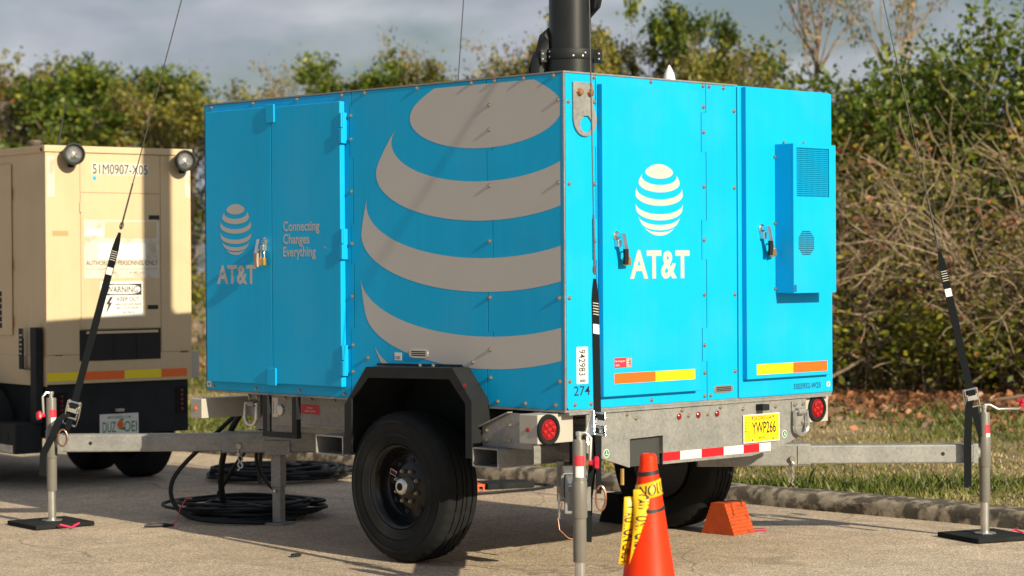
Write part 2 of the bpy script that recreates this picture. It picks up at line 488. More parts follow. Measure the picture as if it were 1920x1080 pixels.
# ------------------------------------------------------------------ ground
def ground_mat():
    m = bpy.data.materials.new('worn asphalt')
    n, l, b = nodes_of(m)
    tc = n.new('ShaderNodeTexCoord')
    def noise(sc, det, rough=0.55):
        x = n.new('ShaderNodeTexNoise'); x.inputs['Scale'].default_value = sc; x.inputs['Detail'].default_value = det; x.inputs['Roughness'].default_value = rough
        l.new(tc.outputs['Object'], x.inputs['Vector']); return x
    v = n.new('ShaderNodeTexVoronoi'); v.inputs['Scale'].default_value = 95; l.new(tc.outputs['Object'], v.inputs['Vector'])
    sep = n.new('ShaderNodeSeparateColor'); l.new(v.outputs['Color'], sep.inputs[0])
    rp = n.new('ShaderNodeValToRGB')
    e = rp.color_ramp.elements
    e[0].position = 0.0; e[0].color = (0.29, 0.225, 0.162, 1); e[1].position = 1.0; e[1].color = (0.66, 0.53, 0.40, 1)
    k = e.new(0.35); k.color = (0.43, 0.34, 0.248, 1); k = e.new(0.8); k.color = (0.53, 0.42, 0.31, 1)
    l.new(sep.outputs[0], rp.inputs['Fac'])
    big = noise(0.55, 6); mid = noise(4.0, 7, 0.6)
    a = n.new('ShaderNodeMath'); a.operation = 'ADD'; l.new(big.outputs['Fac'], a.inputs[0]); l.new(mid.outputs['Fac'], a.inputs[1])
    mr = n.new('ShaderNodeMapRange'); mr.inputs['From Min'].default_value = 0.7; mr.inputs['From Max'].default_value = 1.3; mr.inputs['To Min'].default_value = 0.74; mr.inputs['To Max'].default_value = 1.18
    l.new(a.outputs[0], mr.inputs['Value'])
    sc = n.new('ShaderNodeVectorMath'); sc.operation = 'SCALE'; l.new(rp.outputs['Color'], sc.inputs[0]); l.new(mr.outputs['Result'], sc.inputs['Scale'])
    # oil drips: dark stains of their own shape
    st = noise(1.1, 3); rs = n.new('ShaderNodeValToRGB'); rs.color_ramp.elements[0].position = 0.64; rs.color_ramp.elements[1].position = 0.72
    l.new(st.outputs['Fac'], rs.inputs['Fac'])
    mx = n.new('ShaderNodeMix'); mx.data_type = 'RGBA'; mx.inputs[7].default_value = (0.17, 0.13, 0.095, 1)
    mm = n.new('ShaderNodeMath'); mm.operation = 'MULTIPLY'; mm.inputs[1].default_value = 0.45; l.new(rs.outputs['Color'], mm.inputs[0])
    l.new(mm.outputs[0], mx.inputs[0]); l.new(sc.outputs['Vector'], mx.inputs[6]); l.new(mx.outputs[2], b.inputs['Base Color'])
    # hairline cracks and long tyre scuffs
    wv = noise(0.8, 4); mp = n.new('ShaderNodeVectorMath'); mp.operation = 'ADD'
    l.new(tc.outputs['Object'], mp.inputs[0]); l.new(wv.outputs['Color'], mp.inputs[1])
    cv = n.new('ShaderNodeTexVoronoi'); cv.feature = 'DISTANCE_TO_EDGE'; cv.inputs['Scale'].default_value = 0.42; l.new(mp.outputs['Vector'], cv.inputs['Vector'])
    cr_ = n.new('ShaderNodeMapRange'); cr_.inputs['From Min'].default_value = 0.0015; cr_.inputs['From Max'].default_value = 0.005; cr_.inputs['To Min'].default_value = 0.55; cr_.inputs['To Max'].default_value = 0.0
    l.new(cv.outputs['Distance'], cr_.inputs['Value'])
    sm = n.new('ShaderNodeMapping'); sm.inputs['Scale'].default_value = (2.6, 0.22, 1.0); sm.inputs['Rotation'].default_value = (0, 0, 0.12); l.new(tc.outputs['Object'], sm.inputs['Vector'])
    sn = n.new('ShaderNodeTexNoise'); sn.inputs['Scale'].default_value = 1.6; sn.inputs['Detail'].default_value = 5; l.new(sm.outputs['Vector'], sn.inputs['Vector'])
    sr = n.new('ShaderNodeMapRange'); sr.inputs['From Min'].default_value = 0.55; sr.inputs['From Max'].default_value = 0.75; sr.inputs['To Max'].default_value = 0.35; l.new(sn.outputs['Fac'], sr.inputs['Value'])
    mxx = n.new('ShaderNodeMath'); mxx.operation = 'MAXIMUM'; l.new(cr_.outputs['Result'], mxx.inputs[0]); l.new(sr.outputs['Result'], mxx.inputs[1])
    m2 = n.new('ShaderNodeMix'); m2.data_type = 'RGBA'; m2.inputs[7].default_value = (0.15, 0.12, 0.09, 1)
    l.new(mxx.outputs[0], m2.inputs[0]); l.new(mx.outputs[2], m2.inputs[6]); l.new(m2.outputs[2], b.inputs['Base Color'])
    b.inputs['Roughness'].default_value = 0.9
    bp = n.new('ShaderNodeBump'); bp.inputs['Strength'].default_value = 0.55; bp.inputs['Distance'].default_value = 0.005
    l.new(v.outputs['Distance'], bp.inputs['Height']); l.new(bp.outputs['Normal'], b.inputs['Normal'])
    return m

def verge_mat():
    m = bpy.data.materials.new('dry verge soil')
    n, l, b = nodes_of(m)
    tc = n.new('ShaderNodeTexCoord')
    a = n.new('ShaderNodeTexNoise'); a.inputs['Scale'].default_value = 1.6; a.inputs['Detail'].default_value = 9; a.inputs['Roughness'].default_value = 0.65
    l.new(tc.outputs['Object'], a.inputs['Vector'])
    rp = n.new('ShaderNodeValToRGB'); e = rp.color_ramp.elements
    e[0].position = 0.3; e[0].color = (0.10, 0.095, 0.03, 1); e[1].position = 0.7; e[1].color = (0.38, 0.27, 0.165, 1)
    k = e.new(0.48); k.color = (0.24, 0.18, 0.095, 1)
    l.new(a.outputs['Fac'], rp.inputs['Fac']); l.new(rp.outputs['Color'], b.inputs['Base Color'])
    b.inputs['Roughness'].default_value = 1.0
    bn = n.new('ShaderNodeTexNoise'); bn.inputs['Scale'].default_value = 25; bn.inputs['Detail'].default_value = 6; l.new(tc.outputs['Object'], bn.inputs['Vector'])
    bp = n.new('ShaderNodeBump'); bp.inputs['Strength'].default_value = 1.0; bp.inputs['Distance'].default_value = 0.04
    l.new(bn.outputs['Fac'], bp.inputs['Height']); l.new(bp.outputs['Normal'], b.inputs['Normal'])
    return m

mb = MB(); mb.add([(-600, -600, 0), (900, -600, 0), (900, 900, 0), (-600, 900, 0)], [(0, 1, 2, 3)])
tag(mb.build('ground', ground_mat()), kind='structure')
KX = 3.30
def verge_z(x, y):
    return 0.07 + 0.012 * max(0, min(x - KX, 12)) + 0.02 * math.sin(x * 1.3 + y * 0.7) * math.sin(y * 0.9) * min(1, max(0, (x - KX - 0.4)))
mb = MB()
xs = [KX + 0.2 + i * 0.5 for i in range(44)] + [60, 200, 700]
ys = [-40 + i * 1.0 for i in range(101)] + [150, 400]
ys = [-300, -120] + ys
vs = [(x, y, verge_z(x, y)) for y in ys for x in xs]
nx = len(xs)
mb.add(vs, [(j * nx + i, j * nx + i + 1, (j + 1) * nx + i + 1, (j + 1) * nx + i) for j in range(len(ys) - 1) for i in range(nx - 1)])
tag(mb.build('verge', verge_mat(), smooth=True), kind='structure')
# kerb: low rounded cast concrete with a slightly uneven edge
prof = [(0.0, -0.02), (0.004, 0.035), (0.014, 0.070), (0.034, 0.090), (0.075, 0.101), (0.20, 0.103), (0.27, 0.095), (0.28, 0.0)]
mb = MB()
ky = [-60, -20] + [-6 + 0.12 * i for i in range(190)] + [20, 30, 60, 120]
vs = []
for y in ky:
    for k, (dx, z) in enumerate(prof):
        w = 0.010 * math.sin(y * 3.1 + k) + 0.008 * math.sin(y * 8.7 + 2 * k) + random.uniform(-0.004, 0.004)
        vs.append((KX + dx + (w if k in (0, 1, 2) else w * 0.3), y, z + (w * 0.35 if 0 < k < 7 else 0)))
K = len(prof)
mb.add(vs, [(j * K + i, j * K + i + 1, (j + 1) * K + i + 1, (j + 1) * K + i) for j in range(len(ky) - 1) for i in range(K - 1)])
tag(mb.build('kerb', M['concrete'], smooth=True, angle=60, fix=True), kind='structure')

# ------------------------------------------------------------------ the blue equipment trailer
W, L, ZB, ZT = 2.09, 2.86, 0.83, 2.46
TR = tag(empty('equipment_trailer'), 'sky blue steel equipment trailer with striped globe logos and folding mast', 'trailer')
SIDE = Frame((0, 0, 0), (0, -1, 0), (0, 0, 1))      # u = -y, normal -x
REAR = Frame((0, 0, 0), (1, 0, 0), (0, 0, 1))       # u = x, normal -y
def sy(pts): return [(-y, z) for y, z in pts]

# inner shell, a little behind the skin panels, and the roof
mb = MB(); mb.box(0.012, 1.290, 0.012, 0.53, ZB + 0.005, ZT - 0.012); mb.box(0.012, 1.290, 1.505, L - 0.01, ZB + 0.005, ZT - 0.012); mb.box(0.012, 1.290, 0.5305, 1.5045, 1.022, ZT - 0.0125); mb.box(0.32, 1.290, 0.5305, 1.5045, ZB + 0.006, 1.0215); mb.box(1.290, W - 0.01, 0.03, L - 0.01, ZB + 0.005, ZT - 0.012)
mb.build('inner_shell', M['dark'], TR)
mb = MB(); mb.box(-0.003, 1.291, -0.003, L + 0.003, ZT - 0.010, ZT - 0.002)
mb.build('roof_sheet', M['galv'], TR)
mb = MB(); mb.box(0.0, 1.291, L - 0.009, L, ZB, ZT - 0.012)
mb.box(1.2925, W, L - 0.009, L, ZB, ZT - 0.02)
mb.build('front_panel', M['blue'], TR, bevel=0.002)
mb = MB(); mb.box(W - 0.009, W, 0.0, L - 0.01, ZB, ZT - 0.02)
mb.build('far_side_panel', M['blue'], TR)
mb = MB(); mb.box(-0.002, W, 0.004, 0.526, ZB - 0.012, ZB - 0.001); mb.box(-0.002, W, 1.502, L, ZB - 0.012, ZB - 0.001); mb.box(0.32, W - 0.32, 0.5265, 1.5015, ZB - 0.012, ZB - 0.001)
mb.build('floor_pan', M['galv'], TR)

def skin(name, F, pts, m=None, d0=-0.009, d1=0.0, bev=0.0015):
    return MB().prism(F, pts, d0, d1).build(name, M['blue'] if m is None else m, TR, bevel=bev)
seam1 = [(1.5635, ZT - 0.012), (1.5635, 2.372), (1.583, 2.372), (1.583, 2.099), (1.556, 2.099), (1.556, 1.751), (1.577, 1.751), (1.577, 1.540), (1.553, 1.540), (1.553, 1.201), (1.583, 1.201), (1.583, ZB)]
seam2 = [(0.533, ZT - 0.012), (0.533, 2.300), (0.492, 2.300), (0.492, 2.100), (0.533, 2.100), (0.533, 1.749), (0.494, 1.749), (0.494, 1.550), (0.531, 1.550), (0.531, 1.199), (0.495, 1.199), (0.495, 1.027), (0.539, 1.027), (0.539, ZB)]
g = 0.0022
skin('side_panel', SIDE, sy([(L, ZT - 0.012)] + [(y + g, z) for y, z in seam1] + [(L, ZB)]))
skin('side_panel', SIDE, sy([(y - g, z) for y, z in seam1] + [(1.476, ZB), (1.3255, 1.003), (0.6675, 1.0145), (0.5412, 0.868)] + [(y + g, z) for y, z in seam2[::-1]][1:]))
skin('side_panel', SIDE, sy([(y - g, z) for y, z in seam2] + [(0.008, ZB), (0.008, ZT - 0.012)]))
seam_a = [(0.224, ZT - 0.012), (0.224, 2.30), (0.196, 2.30), (0.196, 2.10), (0.2235, 2.10), (0.2235, 1.75), (0.196, 1.75), (0.196, 1.55), (0.2225, 1.55), (0.2225, 1.20), (0.2, 1.20), (0.2, 1.03), (0.2125, 1.03), (0.2125, ZB)]
seam_b = [(1.045, ZT - 0.012), (1.045, 2.30), (1.008, 2.30), (1.008, 2.10), (1.045, 2.10), (1.045, 1.75), (1.008, 1.75), (1.008, 1.55), (1.044, 1.55), (1.044, 1.20), (1.008, 1.20), (1.008, 1.03), (1.043, 1.03), (1.043, ZB)]
def edge(seam, s): return [(x + s * g, z) for x, z in seam]
cr = 0.012
skin('rear_panel', REAR, [(0.012, ZB + cr), (0.012, ZT - 0.012)] + edge(seam_a, -1) + [(0.024, ZB)])
skin('rear_panel', REAR, edge(seam_a, 1)[::-1] + edge(seam_b, -1))
skin('rear_panel', REAR, edge(seam_b, 1)[::-1] + [(1.286, ZT - 0.012), (1.286, ZB)])
# second cabinet on the rear right, a separate box with its own rounded shell
mb = MB(); mb.box(1.2935, W, -0.004, 0.028, ZB - 0.004, ZT - 0.012)
mb.build('cabinet_shell', M['blue'], TR, bevel=0.006)
mb = MB(); mb.box(1.2935, W + 0.004, 0.0285, L - 0.3, ZT - 0.016, ZT - 0.004)
mb.build('cabinet_roof', M['blue'], TR)
# corner trims: thin grey edge strips
mb = MB(); mb.box(-0.0015, 0.0065, -0.0015, 0.0065, ZB - 0.004, ZT - 0.011)
mb.build('corner_trim', M['galv'], TR)
mb = MB(); mb.box(0.02, W - 0.02, -0.006, 0.02, ZB - 0.0255, ZB - 0.0125)
mb.build('lower_trim', M['galv'], TR)

# side double door
DX = 0.037
def door(name, F, u0, u1, v0, v1, d, parent=TR, label=None):
    o = MB().fbox(F, u0, u1, v0, v1, 0.002, d).build(name, M['blue'], parent, bevel=0.004, seg=3)
    if label: o['label'] = label
    return o
dL = door('door', SIDE, -2.800, -2.2035, 0.880, 2.407, DX, label='left leaf of the blue side door with globe logo')
dR = door('door', SIDE, -2.2005, -1.618, 0.886, 2.403, DX, label='right leaf of the blue side door with slogan')
MB().fbox(SIDE, -2.237, -2.166, 2.317, 2.4175, DX + 0.0005, DX + 0.010).build('cover_plate', M['blue'], dL, bevel=0.003)
MB().fbox(SIDE, -2.240, -2.166, 0.876, 0.972, DX + 0.0005, DX + 0.010).build('cover_plate', M['blue'], dL, bevel=0.003)
for z in (2.26, 1.645, 1.027):
    mb = MB(); mb.fbox(SIDE, -1.6175, -1.600, z - 0.082, z + 0.082, 0.001, 0.030); mb.fbox(SIDE, -1.6175, -1.594, z - 0.081, z - 0.002, 0.031, 0.047); mb.fbox(SIDE, -1.614, -1.600, z + 0.002, z + 0.081, 0.031, 0.043)
    mb.build('hinge', M['blue'], dR, bevel=0.003)

# rear doors
RD = 0.036
d1 = door('door', REAR, 0.232, 0.950, 0.884, 2.406, RD, label='tall blue rear door with globe logo')
d2 = MB().fbox(REAR, 1.322, 2.032, 0.924, 2.447, 0.0045, RD).build('door', M['blue'], TR, bevel=0.004, seg=3)
d2['label'] = 'narrow blue rear cabinet door carrying the cooling unit'

# cooling unit on the right rear door
AD = 0.158
ac = empty('cooling_unit', parent=TR)
mb = MB()
# shell with a real grille opening: front made of strips round the opening
u0, u1, v0, v1 = 1.558, 1.920, 1.372, 2.156
gu0, gu1, gv0, gv1 = 1.586, 1.863, 1.879, 2.135
mb.fbox(REAR, u0, u1, v0, v1, RD + 0.0005, AD - 0.012)
mb.build('unit_body', M['blue'], ac, bevel=0.003)
mb = MB()
mb.ring_prism(REAR, [(u0, v0), (u1, v0), (u1, v1), (u0, v1)], [(gu0, gv0), (gu1, gv0), (gu1, gv1), (gu0, gv1)], AD - 0.0118, AD)
mb.build('unit_cover', M['blue'], ac)
mb = MB(); mb.poly(REAR, [(gu0, gv0), (gu1, gv0), (gu1, gv1), (gu0, gv1)], AD - 0.0114)
mb.build('grille_recess', M['dark'], ac)
mb = MB()
for i in range(1, 27):
    u = gu0 + (gu1 - gu0) * i / 27; mb.fbox(REAR, u - 0.0014, u + 0.0014, gv0, gv1, AD - 0.008, AD - 0.003)
for i in range(1, 25):
    v = gv0 + (gv1 - gv0) * i / 25; mb.fbox(REAR, gu0, gu1, v - 0.0014, v + 0.0014, AD - 0.0075, AD - 0.0035)
tag(mb.build('grille_mesh', M['blue'], ac), kind='stuff')
# round perforation: dark square holes set in an octagon
mb = MB()
for i in range(-6, 7):
    for j in range(-6, 7):
        if abs(i) + abs(j) <= 9:
            mb.fbox(REAR, 1.6645 + i * 0.0102 - 0.0036, 1.6645 + i * 0.0102 + 0.0036, 1.635 + j * 0.0100 - 0.0034, 1.635 + j * 0.0100 + 0.0034, AD + 0.0003, AD + 0.0008)
tag(mb.build('perforation', M['dark'], ac), kind='stuff')
mb = MB(); mb.fbox(REAR, 1.560, 1.580, 1.378, 1.415, AD + 0.0003, AD + 0.001); mb.build('sticker', mat('dark blue sticker', (0.01, 0.10, 0.22), 0.4), ac)
for u, v in ((1.552, 2.09), (1.552, 1.74), (1.552, 1.395), (1.63, 2.168), (1.80, 2.168)):
    o = MB().lathe([(0.0, 0.010), (0.007, 0.009), (0.0095, 0.004), (0.0095, 0.0)], REAR.p(u, v, RD), REAR.N, 10).build('screw', M['bolt'], ac, smooth=True)

# bolts round the panel edges
bolt_me = MB().lathe([(0.0118, 0.0), (0.0118, 0.002), (0.0086, 0.0024), (0.0083, 0.0062), (0.0055, 0.009), (0.0, 0.010)], (0, 0, 0), (0, 0, 1), 12).mesh('bolt', M['bolt'], True)
Q_SIDE = Vector((-1, 0, 0)).to_track_quat('Z', 'Y').to_euler()
Q_REAR = Vector((0, -1, 0)).to_track_quat('Z', 'Y').to_euler()
for y, z in [(2.788, 2.434), (2.405, 2.437), (2.019, 2.437), (1.642, 2.437), (1.455, 2.438), (1.045, 2.438), (0.64, 2.438), (0.471, 2.438), (0.269, 2.438), (0.065, 2.438),
             (0.035, 2.320), (0.036, 1.924), (0.035, 1.368), (0.035, 0.967), (0.514, 2.321), (0.514, 2.2), (0.514, 1.923), (0.516, 1.648), (0.516, 1.368), (0.516, 1.109), (0.516, 0.970),
             (1.570, 2.325), (1.570, 2.2), (1.569, 1.923), (1.568, 1.647), (1.567, 1.367), (1.566, 1.11), (1.567, 0.969), (2.789, 0.85), (2.4, 0.85), (2.015, 0.852), (1.638, 0.85),
             (0.651, 0.858), (0.467, 0.854), (0.273, 0.852), (0.065, 0.852), (1.445, 1.045), (0.642, 1.044), (2.835, 2.32), (2.835, 1.92), (2.835, 1.37), (2.835, 0.97)]:
    put('bolt', bolt_me, TR, (0.0, y, z), Q_SIDE)
for x, z in [(0.032, 2.312), (0.033, 1.918), (0.031, 1.368), (0.031, 0.968), (0.066, 0.854), (0.178, 0.853), (0.211, 2.437), (0.211, 2.318), (0.211, 2.2), (0.210, 1.919), (0.210, 1.642), (0.210, 1.367), (0.208, 1.11),
             (0.624, 2.437), (1.022, 2.437), (1.0245, 2.331), (1.0245, 2.201), (1.0245, 1.923), (1.024, 1.65), (1.024, 1.371), (1.024, 1.113), (1.024, 0.971), (1.022, 0.853),
             (1.266, 2.32), (1.266, 1.922), (1.266, 1.369), (1.266, 0.97), (0.618, 0.851), (1.069, 2.437), (1.183, 2.435), (1.069, 0.853)]:
    put('bolt', bolt_me, TR, (x, 0.0, z), Q_REAR)

# --- logos and lettering
def globe(name, F, u, v, R, d, parent):
    mb = MB()
    for P in globe_polys(u, v, R): mb.poly(F, P, d)
    return mb.build(name, M['logo'], parent)
globe('globe_logo', SIDE, -2.525, 1.737, 0.1425, DX + 0.0008, dL)
globe('globe_logo', REAR, 0.643, 1.848, 0.1785, RD + 0.0008, d1)
# the giant cropped globe across the side panels, cut at each panel edge
mb = MB()
for P in globe_polys(-0.556, 1.552, 0.946)[:5]:
    P = clip(P, 0, 1, 2.428); P = clip(P, 0, -1, -1.008); P = clip(P, 1, 0, -0.024); P = clip(P, 1, 1, 2.428 - 0.075)
    if len(P) > 2: mb.poly(SIDE, P, 0.0008)
mb.build('globe_logo', M['logo'], TR)['label'] = 'giant cropped grey globe stripes on the side panels'
mb = MB(); add_text(mb, SIDE, 'AT&T', -2.700, 1.431, 0.355, 0.108, DX + 0.0008, 0.030); mb.build('lettering', M['logo'], dL)
mb = MB(); add_text(mb, REAR, 'AT&T', 0.424, 1.455, 0.445, 0.143, RD + 0.0008, 0.030); mb.build('lettering', M['logo'], d1)
mb = MB()
def line(s, v_base, u, cap, bold=0.012, squeeze=0.92):
    p, f, sz = text_geo(s, bold); k = cap / 0.729
    # keep the baseline: letters with descenders hang below
    asc = text_geo('C', bold)[2][1] * k
    desc = sz[1] * k - asc if any(c in s for c in 'gyp') else 0.0
    mb.add([SIDE.p(u + a * sz[0] * k * squeeze, v_base - desc + b * sz[1] * k, DX + 0.0008) for a, b in p], f)
line('Connecting', 1.720, -2.101, 0.054, 0.02, 0.90); line('Changes', 1.6505, -2.102, 0.054, 0.02, 0.90); line('Everything', 1.581, -2.103, 0.054, 0.02, 0.90)
add_text(mb, SIDE, 'TM', -1.762, 1.622, 0.025, 0.012, DX + 0.0008)
mb.build('lettering', M['logo'], dR)

def sticker(name, F, u0, u1, v0, v1, d, m, parent, texts=(), ink='ink'):
    o = MB().fbox(F, u0, u1, v0, v1, d + 0.0002, d + 0.0008).build(name, M[m], parent)
    if texts:
        t = MB()
        for s, u, v, w, h in texts: add_text(t, F, s, u, v, w, h, d + 0.0014, 0.006)
        t.build('print', M[ink], o)
    return o
VERT = Frame((0, 0, 0), (0, 0, -1), (1, 0, 0))       # text reading downwards on the rear face
o = MB().fbox(REAR, 0.079, 0.158, 0.953, 1.131, 0.0002, 0.0008).build('number_sticker', M['white'], TR)
t = MB(); add_text(t, VERT, '942983', -1.118, 0.094, 0.126, 0.046, 0.0014, 0.01)
for i in range(13):
    t.fbox(REAR, 0.098 + i * 0.0034, 0.098 + i * 0.0034 + (0.0022 if i % 3 else 0.0012), 0.960, 0.974, 0.0010, 0.0014)
t.build('print', M['ink'], o)
mb = MB(); add_text(mb, REAR, '274', 0.059, 0.896, 0.112, 0.046, 0.0008, 0.004); mb.build('lettering', M['navy'], TR)
mb = MB(); add_text(mb, REAR, '5503932-W25', 1.746, 0.854, 0.234, 0.030, 0.0048, 0.010); mb.build('lettering', M['navy'], TR)
sticker('small_sticker', REAR, 2.035, 2.062, 0.858, 0.884, 0.004, 'white', TR, [('#', 2.039, 0.862, 0.018, 0.018)])
sticker('small_sticker', SIDE, -2.851, -2.812, 0.846, 0.878, 0.0, 'white', TR, [('#', -2.843, 0.852, 0.022, 0.02)])
sticker('number_sticker', SIDE, -1.233, -1.179, 1.039, 1.079, 0.0, 'white', TR, [('100', -1.226, 1.045, 0.036, 0.016)])
o = sticker('red_sticker', REAR, 0.308, 0.432, 1.022, 1.071, RD, 'redstk', d1, [('For Integrator', 0.314, 1.048, 0.072, 0.012), ('tools', 0.314, 1.031, 0.028, 0.011), ('E', 0.401, 1.032, 0.014, 0.028)], 'white')
mb = MB(); mb.ring_prism(REAR, [(0.394, 1.026), (0.427, 1.026), (0.427, 1.066), (0.394, 1.066)], [(0.3965, 1.0285), (0.4245, 1.0285), (0.4245, 1.0635), (0.3965, 1.0635)], RD + 0.001, RD + 0.0014); mb.build('print_frame', M['white'], o)
for nm, u0, u1, par, d in (('tape_orange', 0.307, 0.607, d1, RD), ('tape_yellow', 0.607, 0.906, d1, RD)):
    MB().fbox(REAR, u0, u1, 0.945, 0.996, d + 0.0002, d + 0.001).build('reflective_tape', M[nm], par)
for nm, u0, u1 in (('tape_yellow', 1.399, 1.702), ('tape_orange', 1.702, 1.998)):
    MB().fbox(REAR, u0, u1, 0.946, 1.001, RD + 0.0002, RD + 0.001).build('reflective_tape', M[nm], d2)

def vent(F, u0, u1, v0, v1):
    uc, vc, w, h = (u0 + u1) / 2, (v0 + v1) / 2, (u1 - u0) / 2, (v1 - v0) / 2
    def sq(k): return [(uc + w * k * math.copysign(abs(math.cos(a)) ** 0.5, math.cos(a)), vc + h * k * math.copysign(abs(math.sin(a)) ** 0.6, math.sin(a))) for a in [2 * math.pi * i / 24 for i in range(24)]]
    e = MB().prism(F, sq(1.0), 0.0005, 0.004).build('drain_vent', M['zinc'], TR, bevel=0.001)
    mb = MB()
    for k in (-0.42, 0.0, 0.42):
        mb.fbox(F, uc - w * 0.75, uc + w * 0.75, vc + h * k - h * 0.13, vc + h * k + h * 0.13, 0.0042, 0.0050)
    mb.build('slot', M['dark'], e)
vent(SIDE, -1.117, -0.972, 1.054, 1.101); vent(REAR, 1.093, 1.246, 0.862, 0.902)

# lifting lug on the rear corner
o = empty('lifting_lug', parent=TR)
mb = MB()
ang = [math.radians(a) for a in range(180, 361, 12)]
out = [(0.058, 2.408), (0.058, 2.235)] + [(0.1405 + 0.0825 * math.cos(a), 2.235 + 0.088 * math.sin(a)) for a in ang][1:-1] + [(0.223, 2.235), (0.196, 2.30), (0.196, 2.408)]
inn = []
c = (0.147, 2.207); rr = 0.042
for k in range(len(out)):
    a = math.atan2(out[k][1] - c[1], out[k][0] - c[0]); inn.append((c[0] + rr * math.cos(a), c[1] + rr * math.sin(a)))
mb.ring_prism(REAR, out, inn, 0.001, 0.011); mb.build('lug_plate', M['galv'], o, bevel=0.001, fix=True)
for u in (0.098, 0.172):
    mb = MB(); mb.lathe([(0.021, 0.0112), (0.021, 0.014), (0.0165, 0.0142), (0.0165, 0.026), (0.013, 0.030), (0.0, 0.031)], REAR.p(u, 2.359, 0), REAR.N, 6)
    mb.build('lug_bolt', M['bronze'], o)

# swing handles with padlocks
def handle(F, u, v, d, parent, lean):
    e = MB().lathe([(0.024, 0.0), (0.024, 0.006), (0.019, 0.010), (0.0, 0.011)], F.p(u, v, d + 0.0005), F.N, 20).build('door_handle', M['chrome'], parent, smooth=True)
    mb = MB(); mb.cyl(F.p(u, v, d + 0.010), F.p(u, v, d + 0.042), 0.012, 0.012, 14)
    path = [F.p(u, v + 0.010, d + 0.046), F.p(u + lean * 0.2, v - 0.03, d + 0.052), F.p(u + lean * 0.6, v - 0.065, d + 0.052), F.p(u + lean, v - 0.105, d + 0.046), F.p(u + lean, v - 0.140, d + 0.042)]
    mb.ribbon(path[:3], F.U * 0.013, 0.012); mb.build('lever', M['chrome'], e, smooth=True)
    mb = MB(); mb.ribbon(path[2:], F.U * 0.0125, 0.014); mb.build('grip', M['black_paint'] if lean >= 0 else mat('buff grip', (0.42, 0.30, 0.22), 0.5), e, smooth=True)
    mb = MB(); mb.fbox(F, u - 0.012, u + 0.012, v - 0.055, v - 0.02, d + 0.001, d + 0.028); mb.build('hasp', M['zinc'], e, bevel=0.002)

def padlock(F, u, v, d, rot, label):
    P = F.sub(u, v, rot)
    e = tag(empty('padlock', P.p(0, 0, d)), label, 'padlock', 'brass padlocks on the door handles')
    Q = Frame((0, 0, 0), P.U, P.V)
    MB().fbox(Q, -0.022, 0.022, -0.078, -0.036, -0.009, 0.009).build('lock_body', M['brass'], e, bevel=0.003)
    pts = [Q.p(-0.0145, -0.038)] + [Q.p(0.0145 * math.cos(a), -0.010 + 0.0145 * math.sin(a)) for a in [math.pi * (1 - i / 8) for i in range(9)]] + [Q.p(0.0145, -0.038)]
    MB().tube(pts, 0.0042, 8).build('shackle', M['chrome'], e, smooth=True)
handle(SIDE, -2.258, 1.668, DX, dL, -0.026)
handle(REAR, 0.325, 1.668, RD, d1, 0.022)
handle(REAR, 1.441, 1.712, RD, d2, 0.022)
padlock(SIDE, -2.246, 1.612, DX + 0.030, 0.0, 'brass padlock hanging from the handle of the shaded side double door')
padlock(REAR, 0.366, 1.600, RD + 0.030, 0.06, 'brass padlock on the rear door beside the large white lettering')
padlock(REAR, 1.486, 1.640, RD + 0.030, 0.22, 'brass padlock on the cabinet door beside the cooling unit')

# --- fender
fo = [(1.499, 0.547), (1.497, 0.803), (1.323, 1.006), (0.666, 1.018), (0.528, 0.858), (0.529, 0.575)]
fi = [(1.443, 0.547), (1.441, 0.835), (1.305, 0.950), (0.690, 0.962), (0.573, 0.843), (0.573, 0.575)]
fe = empty('fender', parent=TR)
mb = MB()
n6 = len(fo)
for a in range(n6 - 1):
    mb.prism(SIDE, sy([fo[a], fo[a + 1], fi[a + 1], fi[a]]), 0.110, 0.120)          # outer lip
mb.build('fender_lip', M['black_paint'], fe)
mb = MB()
for a in range(n6 - 1):
    p, q = fo[a], fo[a + 1]
    vs = [(-0.1095, *p), (-0.1095, *q), (0.30, *q), (0.30, *p)]
    ii, jj = fi[a], fi[a + 1]
    k = 0.12
    p2 = tuple(p[i] + (fi[a][i] - p[i]) * k for i in (0, 1)); q2 = tuple(q[i] + (fi[a + 1][i] - q[i]) * k for i in (0, 1))
    vs += [(-0.1095, *p2), (-0.1095, *q2), (0.30, *q2), (0.30, *p2)]
    mb.add(vs, [(0, 1, 2, 3), (7, 6, 5, 4), (0, 4, 5, 1), (3, 2, 6, 7), (0, 3, 7, 4), (1, 5, 6, 2)])
mb.build('fender_shell', M['black_paint'], fe)
mb = MB(); mb.prism(SIDE, sy(fo), -0.31, -0.301); mb.build('inner_well', M['chassis'], fe)
mb = MB(); mb.prism(SIDE, sy([(1.37, 1.020), (0.72, 1.030), (0.54, 0.855), (0.54, 0.845), (0.715, 1.0195), (1.365, 1.0085)]), 0.0012, 0.006); mb.build('flange', M['black_paint'], fe)
for y, z in ((1.03, 1.0165), (0.93, 1.018)):
    put('rivet', bolt_me, fe, (-0.006, y, z), Q_SIDE)
MB().lathe([(0.011, 0.0), (0.011, 0.006), (0.0, 0.010)], (-0.1205, 0.575, 0.935), (-1, 0, 0), 12).build('marker_lamp', M['redlens'], fe, smooth=True)
for z in (0.745, 0.705):
    MB().cyl((0.28, 1.48, z), (0.28, 1.40, z), 0.009, n=8).build('stud', M['brass'], fe)

